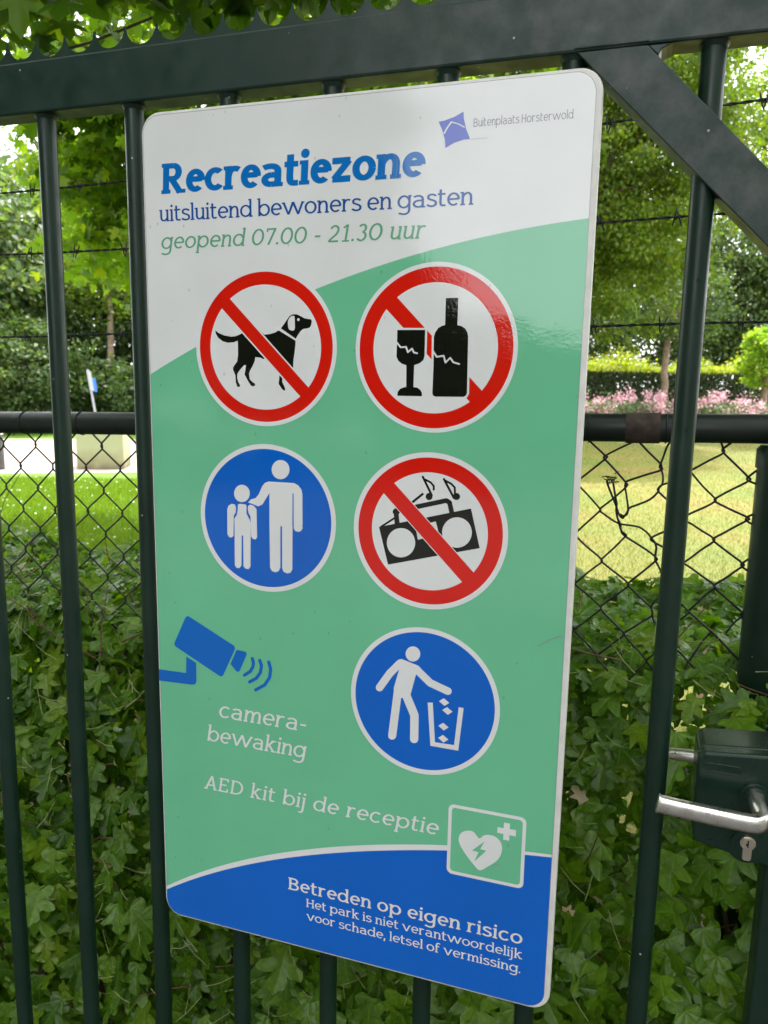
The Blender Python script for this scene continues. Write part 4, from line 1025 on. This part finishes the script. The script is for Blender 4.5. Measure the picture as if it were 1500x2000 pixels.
M_CLIP = leaf_material('shaded_hedge_leaves', (.010, .024, .006), (.028, .052, .014), .15, .5)  # shade on the hedge's near face is put into this dark colour
# trimmed hedge, far right: painted shade below, sunlight painted into its fresh top
hx0, hy0 = XYD(820, 33); hx1, hy1 = XYD(2000, 33)
hl = thing('clipped_hedge', 'long clipped hedge coloured shade-dark with sunlit yellow-green fresh top beyond the lawn', 'hedge', ((hx0+hx1)/2, (hy0+hy1)/2, 0))
o3 = np.array([[(hx0+hx1)/2, (hy0+hy1)/2, 0]])
n = 60000; s_ = rng.random(n); ux, uy = (hx1-hx0), (hy1-hy0); L_ = math.hypot(ux, uy); nx, ny = -uy/L_, ux/L_
w_ = rng.uniform(-.7, .7, n); zz = rng.uniform(0, 2.15, n); ff = rng.random(n) < .6; w_[ff] = -.75 + np.abs(rng.normal(0, .07, ff.sum()))
pos = np.column_stack([hx0+ux*s_+nx*w_, hy0+uy*s_+ny*w_, zz])
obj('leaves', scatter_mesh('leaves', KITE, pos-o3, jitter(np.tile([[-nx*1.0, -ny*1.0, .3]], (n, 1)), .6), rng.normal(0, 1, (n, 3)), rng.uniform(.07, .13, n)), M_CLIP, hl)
n = 24000; s_ = rng.random(n); w_ = rng.uniform(-.85, .85, n); zz = 2.15 + np.abs(rng.normal(0, .26, n)) * (1+.45*np.sin(s_*60)+.4*np.sin(s_*23+1)) 
pos = np.column_stack([hx0+ux*s_+nx*w_, hy0+uy*s_+ny*w_, zz])
obj('sunlit_fresh_top', scatter_mesh('sunlit_fresh_top', KITE, pos-o3, jitter(np.tile([[0, -.3, 1.]], (n, 1)), .6), rng.normal(0, .5, (n, 3))+np.array([[0, 0, .8]]), rng.uniform(.07, .13, n)), M_YEL, hl, label='new growth on top of the dark hedge, its yellow-green painted as sunlit')
mb = MB()
for k in range(40):
    p = Vector((hx0+ux*(k+.5)/40, hy0+uy*(k+.5)/40, 0)); limb(mb, p, p+Vector((0, 0, 2)), .05, .02)
mb.build('stems', M_BARK, hl)
# flower bed
fx0, fy0 = XYD(900, 27.5); fx1, fy1 = XYD(1900, 27.5); ux, uy = fx1-fx0, fy1-fy0
M_FLEAF = leaf_material('flower_bed_leaves', (.045, .09, .03), (.10, .16, .06), .3, .5)
def petal_mat():
    m, t, b = mat_new('pink_petals'); g = N(t, 'ShaderNodeNewGeometry'); r = ramp(t, g.outputs['Random Per Island'], [(0, (.66, .27, .36)), (.6, (.76, .42, .50)), (1, (.84, .66, .68))])
    t.links.new(r.outputs[0], b.inputs['Base Color']); b.inputs['Roughness'].default_value = .7; return m
n = 14000; s_ = rng.random(n); d_ = rng.uniform(-.9, .9, n)
pos = np.column_stack([fx0+ux*s_+.1*d_, fy0+uy*s_+d_, rng.uniform(0, 1.0, n)])
obj('flower_bed', scatter_mesh('flower_bed', KITE, pos, jitter(np.tile([[0, -.5, .8]], (n, 1)), .6), rng.normal(0, .6, (n, 3))+np.array([[0, 0, .6]]), rng.uniform(.08, .16, n)), M_FLEAF, None, 'stuff', 'grey-green leaves of the long flower bed beyond the lawn')
nc = 300; s_ = rng.random(nc); d_ = rng.uniform(-1, .8, nc); cc = np.column_stack([fx0+ux*s_, fy0+uy*s_+d_, .56+rng.random(nc)*.66+.13*np.sin(s_*40)])
w_ = rng.integers(0, nc, 15000); pos = cc[w_] + rng.normal(0, .10, (15000, 3))
obj('pink_blossom', scatter_mesh('pink_blossom', KITE, pos, jitter(np.tile([[0, -.8, .6]], (15000, 1)), .6), rng.normal(0, 1, (15000, 3)), rng.uniform(.05, .09, 15000)), petal_mat(), None, 'stuff', 'mass of pale pink blossom in the flower bed before the dark hedge')

# --- woodland on the left, far away
ws = [(-120, 24, 8.2, 3.4, M_GREY, 'grey-green tree at the left edge behind the path'), (30, 27, 8.2, 3.0, M_DARK, 'dark bushy tree at the left behind the path, lower than its neighbours'), (150, 30, 9.5, 3.4, M_DARK, 'dark tree left of the slender pale trunk'),
      (330, 31, 10.5, 3.8, M_DARK, 'tall dark tree hidden mostly behind the sign, left of centre'), (560, 33, 11, 4, M_GREY, 'tall grey-green tree far behind the middle of the sign'), (800, 38, 12, 4.4, M_DARK, 'tallest dark tree far behind the sign'), (1040, 40, 11, 4.2, M_DARK, 'dark tree far behind the right half of the sign'), (1290, 42, 9, 4.5, M_DARK, 'dark tree above the far end of the clipped hedge'), (-330, 22, 9, 3.6, M_DARK, 'dark tree beyond the left edge of the view'), (1750, 44, 10, 5, M_DARK, 'dark tree beyond the right edge of the view')]
for u, D_, h_, r_, m_, lab in ws:
    bx, by = XYD(u, D_)
    tree(lab, (bx, by), h_, .2, (bx, by, h_*.52), (r_*1.15, r_, h_*.50), 170, 15000, .22, m_, KITE, spread=.24, hollow=.4, group='woodland trees far behind the lawn')
# understorey
for u, D_, h_, lab in ((-60, 20.5, 2.6, 'leafy bush at the left edge beside the path'), (70, 21.5, 3.2, 'rounded bush behind the path left of the tilted signpost'), (175, 23.5, 2.2, 'low dark bush behind the tilted signpost'), (265, 22.5, 2.0, 'low bush to the right of the slender pale trunk'), (420, 24, 3.0, 'bush beyond the path hidden behind the sign')):
    bx, by = XYD(u, D_)
    tree(lab, (bx, by), h_, .05, (bx, by, h_*.48), (1.5, 1.2, h_*.52), 90, 8000, .12, M_DARK if u != -60 else M_GREY, KITE, spread=.26, hollow=.3, cat='bush', name='bush', group='bushes beyond the path')
bx, by = XYD(219, 24.6); t = thing('slender_tree', 'slender pale trunk rising behind the tilted signpost', 'tree', (bx, by, 0))
mb = MB(); mb.tube([(bx, by, 0), (bx+.03, by, 1.2), (bx-.02, by, 2.2), (bx+.03, by, 3.6), (bx+.05, by, 5.2)], [.12, .11, .10, .085, .06], 12); mb.build('trunk', M_BARKP, t)
cpos = np.column_stack([rng.normal(0, .9, 4000), rng.normal(0, .8, 4000), rng.normal(4.9, .75, 4000)])
obj('crown', scatter_mesh('crown', KITE, cpos, jitter(np.tile([[0, -.3, .8]], (4000, 1)), .6), rng.normal(0, 1, (4000, 3)), rng.uniform(.10, .18, 4000)), M_BIG, t)

# --- things on the left lawn
bx0, by0 = -8.382, 9.875; bx1, by1 = -7.691, 10.229
dx, dy = bx1-bx0, by1-by0; L_ = math.hypot(dx, dy); dx /= L_; dy /= L_; nx, ny = -dy, dx
M_CONC = None
def conc():
    m, t, b = mat_new('mossy_concrete'); g = N(t, 'ShaderNodeNewGeometry'); n = N(t, 'ShaderNodeTexNoise'); n.inputs['Scale'].default_value = 5; n.inputs['Detail'].default_value = 9
    t.links.new(g.outputs['Position'], n.inputs['Vector'])
    sp = N(t, 'ShaderNodeSeparateXYZ'); t.links.new(g.outputs['Position'], sp.inputs[0])
    mr = N(t, 'ShaderNodeMath', operation='MULTIPLY_ADD'); mr.inputs[1].default_value = .35; t.links.new(n.outputs['Fac'], mr.inputs[0]); t.links.new(sp.outputs['Z'], mr.inputs[2])
    r = ramp(t, mr.outputs[0], [(.16, (.16, .13, .08)), (.32, (.27, .26, .14)), (.55, (.38, .38, .23))]); t.links.new(r.outputs[0], b.inputs['Base Color']); b.inputs['Roughness'].default_value = .9; bump(t, b, n.outputs['Fac'], .4, .01); return m
mb = MB(); q = [(bx0, by0), (bx1, by1), (bx1+nx*.7, by1+ny*.7), (bx0+nx*.7, by0+ny*.7)]; mb.prism(q, .0, .70, 'z')
blk = mb.build('concrete_block', conc(), bevel=.02); blk.name = 'concrete_block'; tag(blk, 'square greenish concrete block on the edge of the path, brown at its foot', 'concrete block')
M_BOLL = plain('dark_recycled_plastic', (.07, .065, .065), .7, .3, 20); M_BTOP = plain('pale_bollard_top', (.45, .42, .38), .6, .1, 20)
bp = P(4, 917, 9.35); bp = Vector((-9.46, 9.30, 0)); t = thing('bollard', 'short dark bollard with pale top at the left edge beside the path', 'bollard', bp)
mb = MB(); mb.tube([(bp.x, bp.y, 0), (bp.x, bp.y, .56), (bp.x, bp.y, .585)], [.085, .085, .075], 20); mb.build('post', M_BOLL, t)
mb = MB(); mb.tube([(bp.x, bp.y, .586), (bp.x, bp.y, .62)], [.088, .08], 20); mb.build('cap', M_BTOP, t)
# tilted sign post seen nearly edge-on
D_ = 20.0; top = PD(171, 722, D_); mid_ = PD(185, 800, D_); dirv = (top-mid_).normalized(); foot = mid_ - dirv*(mid_.z/dirv.z)
t = thing('signpost', 'leaning grey signpost with a blue panel seen almost edge-on', 'signpost', foot)
M_GAL = plain('galvanised_steel', (.28, .29, .31), .45, .1, 30); M_BLUEP = plain('blue_sign_panel', (.02, .13, .50), .4, .1, 30); M_PALEP = plain('pale_sign_back', (.30, .32, .33), .5, .1, 30)
mb = MB(); mb.tube([foot, top], .030, 14); mb.build('pole', M_GAL, t)
r_ = cx_.copy(); r_.z = 0; r_.normalize()
def slab(p, w, dpt, h, mat, name, shift):
    mb = MB(); c = p + r_*shift; f_ = ray(178, 745).copy(); f_.z = 0; f_.normalize()
    vs = [c + r_*(sx*w/2) + f_*(sy*dpt/2) + dirv*(sz*h/2) for sz in (-1, 1) for sx, sy in ((-1, -1), (1, -1), (1, 1), (-1, 1))]
    mb.add(vs, [(3,2,1,0),(4,5,6,7),(0,1,5,4),(1,2,6,5),(2,3,7,6),(3,0,4,7)]); mb.build(name, mat, t, bevel=.004)
slab(PD(176.5, 744, D_), .11, .07, .52, M_PALEP, 'pale_panel', 0); slab(PD(185, 752, D_), .085, .05, .36, M_BLUEP, 'blue_panel', 0)

# --- lawn blades and clover
M_GRASS = leaf_material('grass_blades', (.078, .150, .004), (.125, .195, .007), .4, .6)
M_GRASSD = leaf_material('dry_grass_blades', (.078, .088, .005), (.122, .105, .012), .35, .6)
blade = (np.array([(-.06, 0, 0), (.06, 0, 0), (.02, 1, .15), (-.02, 1, .15)], float), [(0, 1, 2, 3)], np.array([(0, 0), (1, 0), (1, 1), (0, 1)], float))
def grass(name, mat, n, u0, u1, d0, d1, h0, h1, label):
    u = rng.uniform(u0, u1, n); D2 = d0 + (d1-d0)*rng.random(n)**1.0
    px = np.array(CAMP)[None] + D2[:, None]*(np.array(cz_)[None] + np.array(cx_)[None]*((u-750)/F)[:, None]); px[:, 2] = .004
    kill = (px[:, 1] > 8.4+ (px[:, 0]+9.6)*.33) & (px[:, 0] < -4) & (px[:, 1] < 15.2)
    px = px[~kill]; n = len(px)
    return obj(name, scatter_mesh(name, [blade], px, unit(rng.normal(0, 1, (n, 3))*np.array([[1, 1, .1]])), np.tile([[0, 0, 1.]], (n, 1))+rng.normal(0, .35, (n, 3)), rng.uniform(h0, h1, n)), mat, None, 'stuff', label)
grass('grass', M_GRASS, 110000, -150, 640, 3.2, 12, .03, .075, 'fresh green lawn grass seen left of the sign')
grass('grass', M_GRASSD, 130000, 900, 1650, 3.2, 24, .015, .036, 'yellowish lawn grass seen right of the sign')
n = 420; px = np.column_stack([rng.uniform(-8.5, -3, n), rng.uniform(4.2, 8.6, n), np.full(n, .06)])
mdm, t_, b__ = mat_new('clover_white'); b__.inputs['Base Color'].default_value = (.75, .75, .7, 1)
obj('clover', scatter_mesh('clover', KITE, px, jitter(np.tile([[0, -.4, .8]], (n, 1)), .4), rng.normal(0, 1, (n, 3)), rng.uniform(.016, .028, n)), mdm, None, 'stuff', 'white clover dotted over the left lawn')

# --- trees on the viewer's side of the gate, seen as the reflection in the sign
def back(az, dist, h_, r_, lab, n=13000, zc=None):
    a = math.radians(az); x = .3 + dist*math.sin(a); y = -dist*math.cos(a)
    tree(lab, (x, y), h_, .16, (x, y, h_*.52), (r_, r_*.9, h_*.50), 190, n, .20, M_DARK, KITE, spread=.20, hollow=.25, group='trees across the road behind the viewer')
back(-78, 10, 9, 4.0, 'tall tree across the road at the far left')
back(-56, 11, 9.5, 3.8, 'tall tree across the road on the left')
back(-41, 12, 9.5, 3.2, 'dense tree across the road, left of the gap')
back(-24.5, 17.5, 13, 2.4, 'very tall tree in the second row at the edge of the gap', 26000)
back(-36, 17, 14, 3.4, 'very tall tree in the second row, left of the gap', 26000)
back(-52, 16, 14, 3.8, 'very tall tree in the second row on the left', 26000)
back(-26.5, 13, 9.0, 1.7, 'narrow tall tree across the road at the edge of the gap')
back(-16, 13, 3.7, .9, 'small tree on the left side of the gap across the road', 6000)
back(-10, 13, 2.5, 1.4, 'low bush in the gap across the road', 6000)
back(-2, 13, 2.2, 1.5, 'lowest bush in the middle of the gap across the road', 6000)
back(7, 13, 2.6, 1.7, 'bush on the right side of the gap across the road', 6000)
back(22, 12, 9, 3.0, 'tall tree right of the gap across the road')
back(42, 12, 9.5, 3.6, 'tall dense tree across the road on the right')
back(66, 11, 9.5, 4.0, 'tall tree across the road at the far right')
tree('unseen wide high crown added to shade the trees behind the viewer', (-6.5, -6.5), 11, .25, (-4, -6.8, 10.2), (7.5, 4.2, 1.7), 260, 22000, .17, M_OVER, KITE, spread=.16, hollow=.1)  # unseen crown added to keep sun off the trees the sign reflects
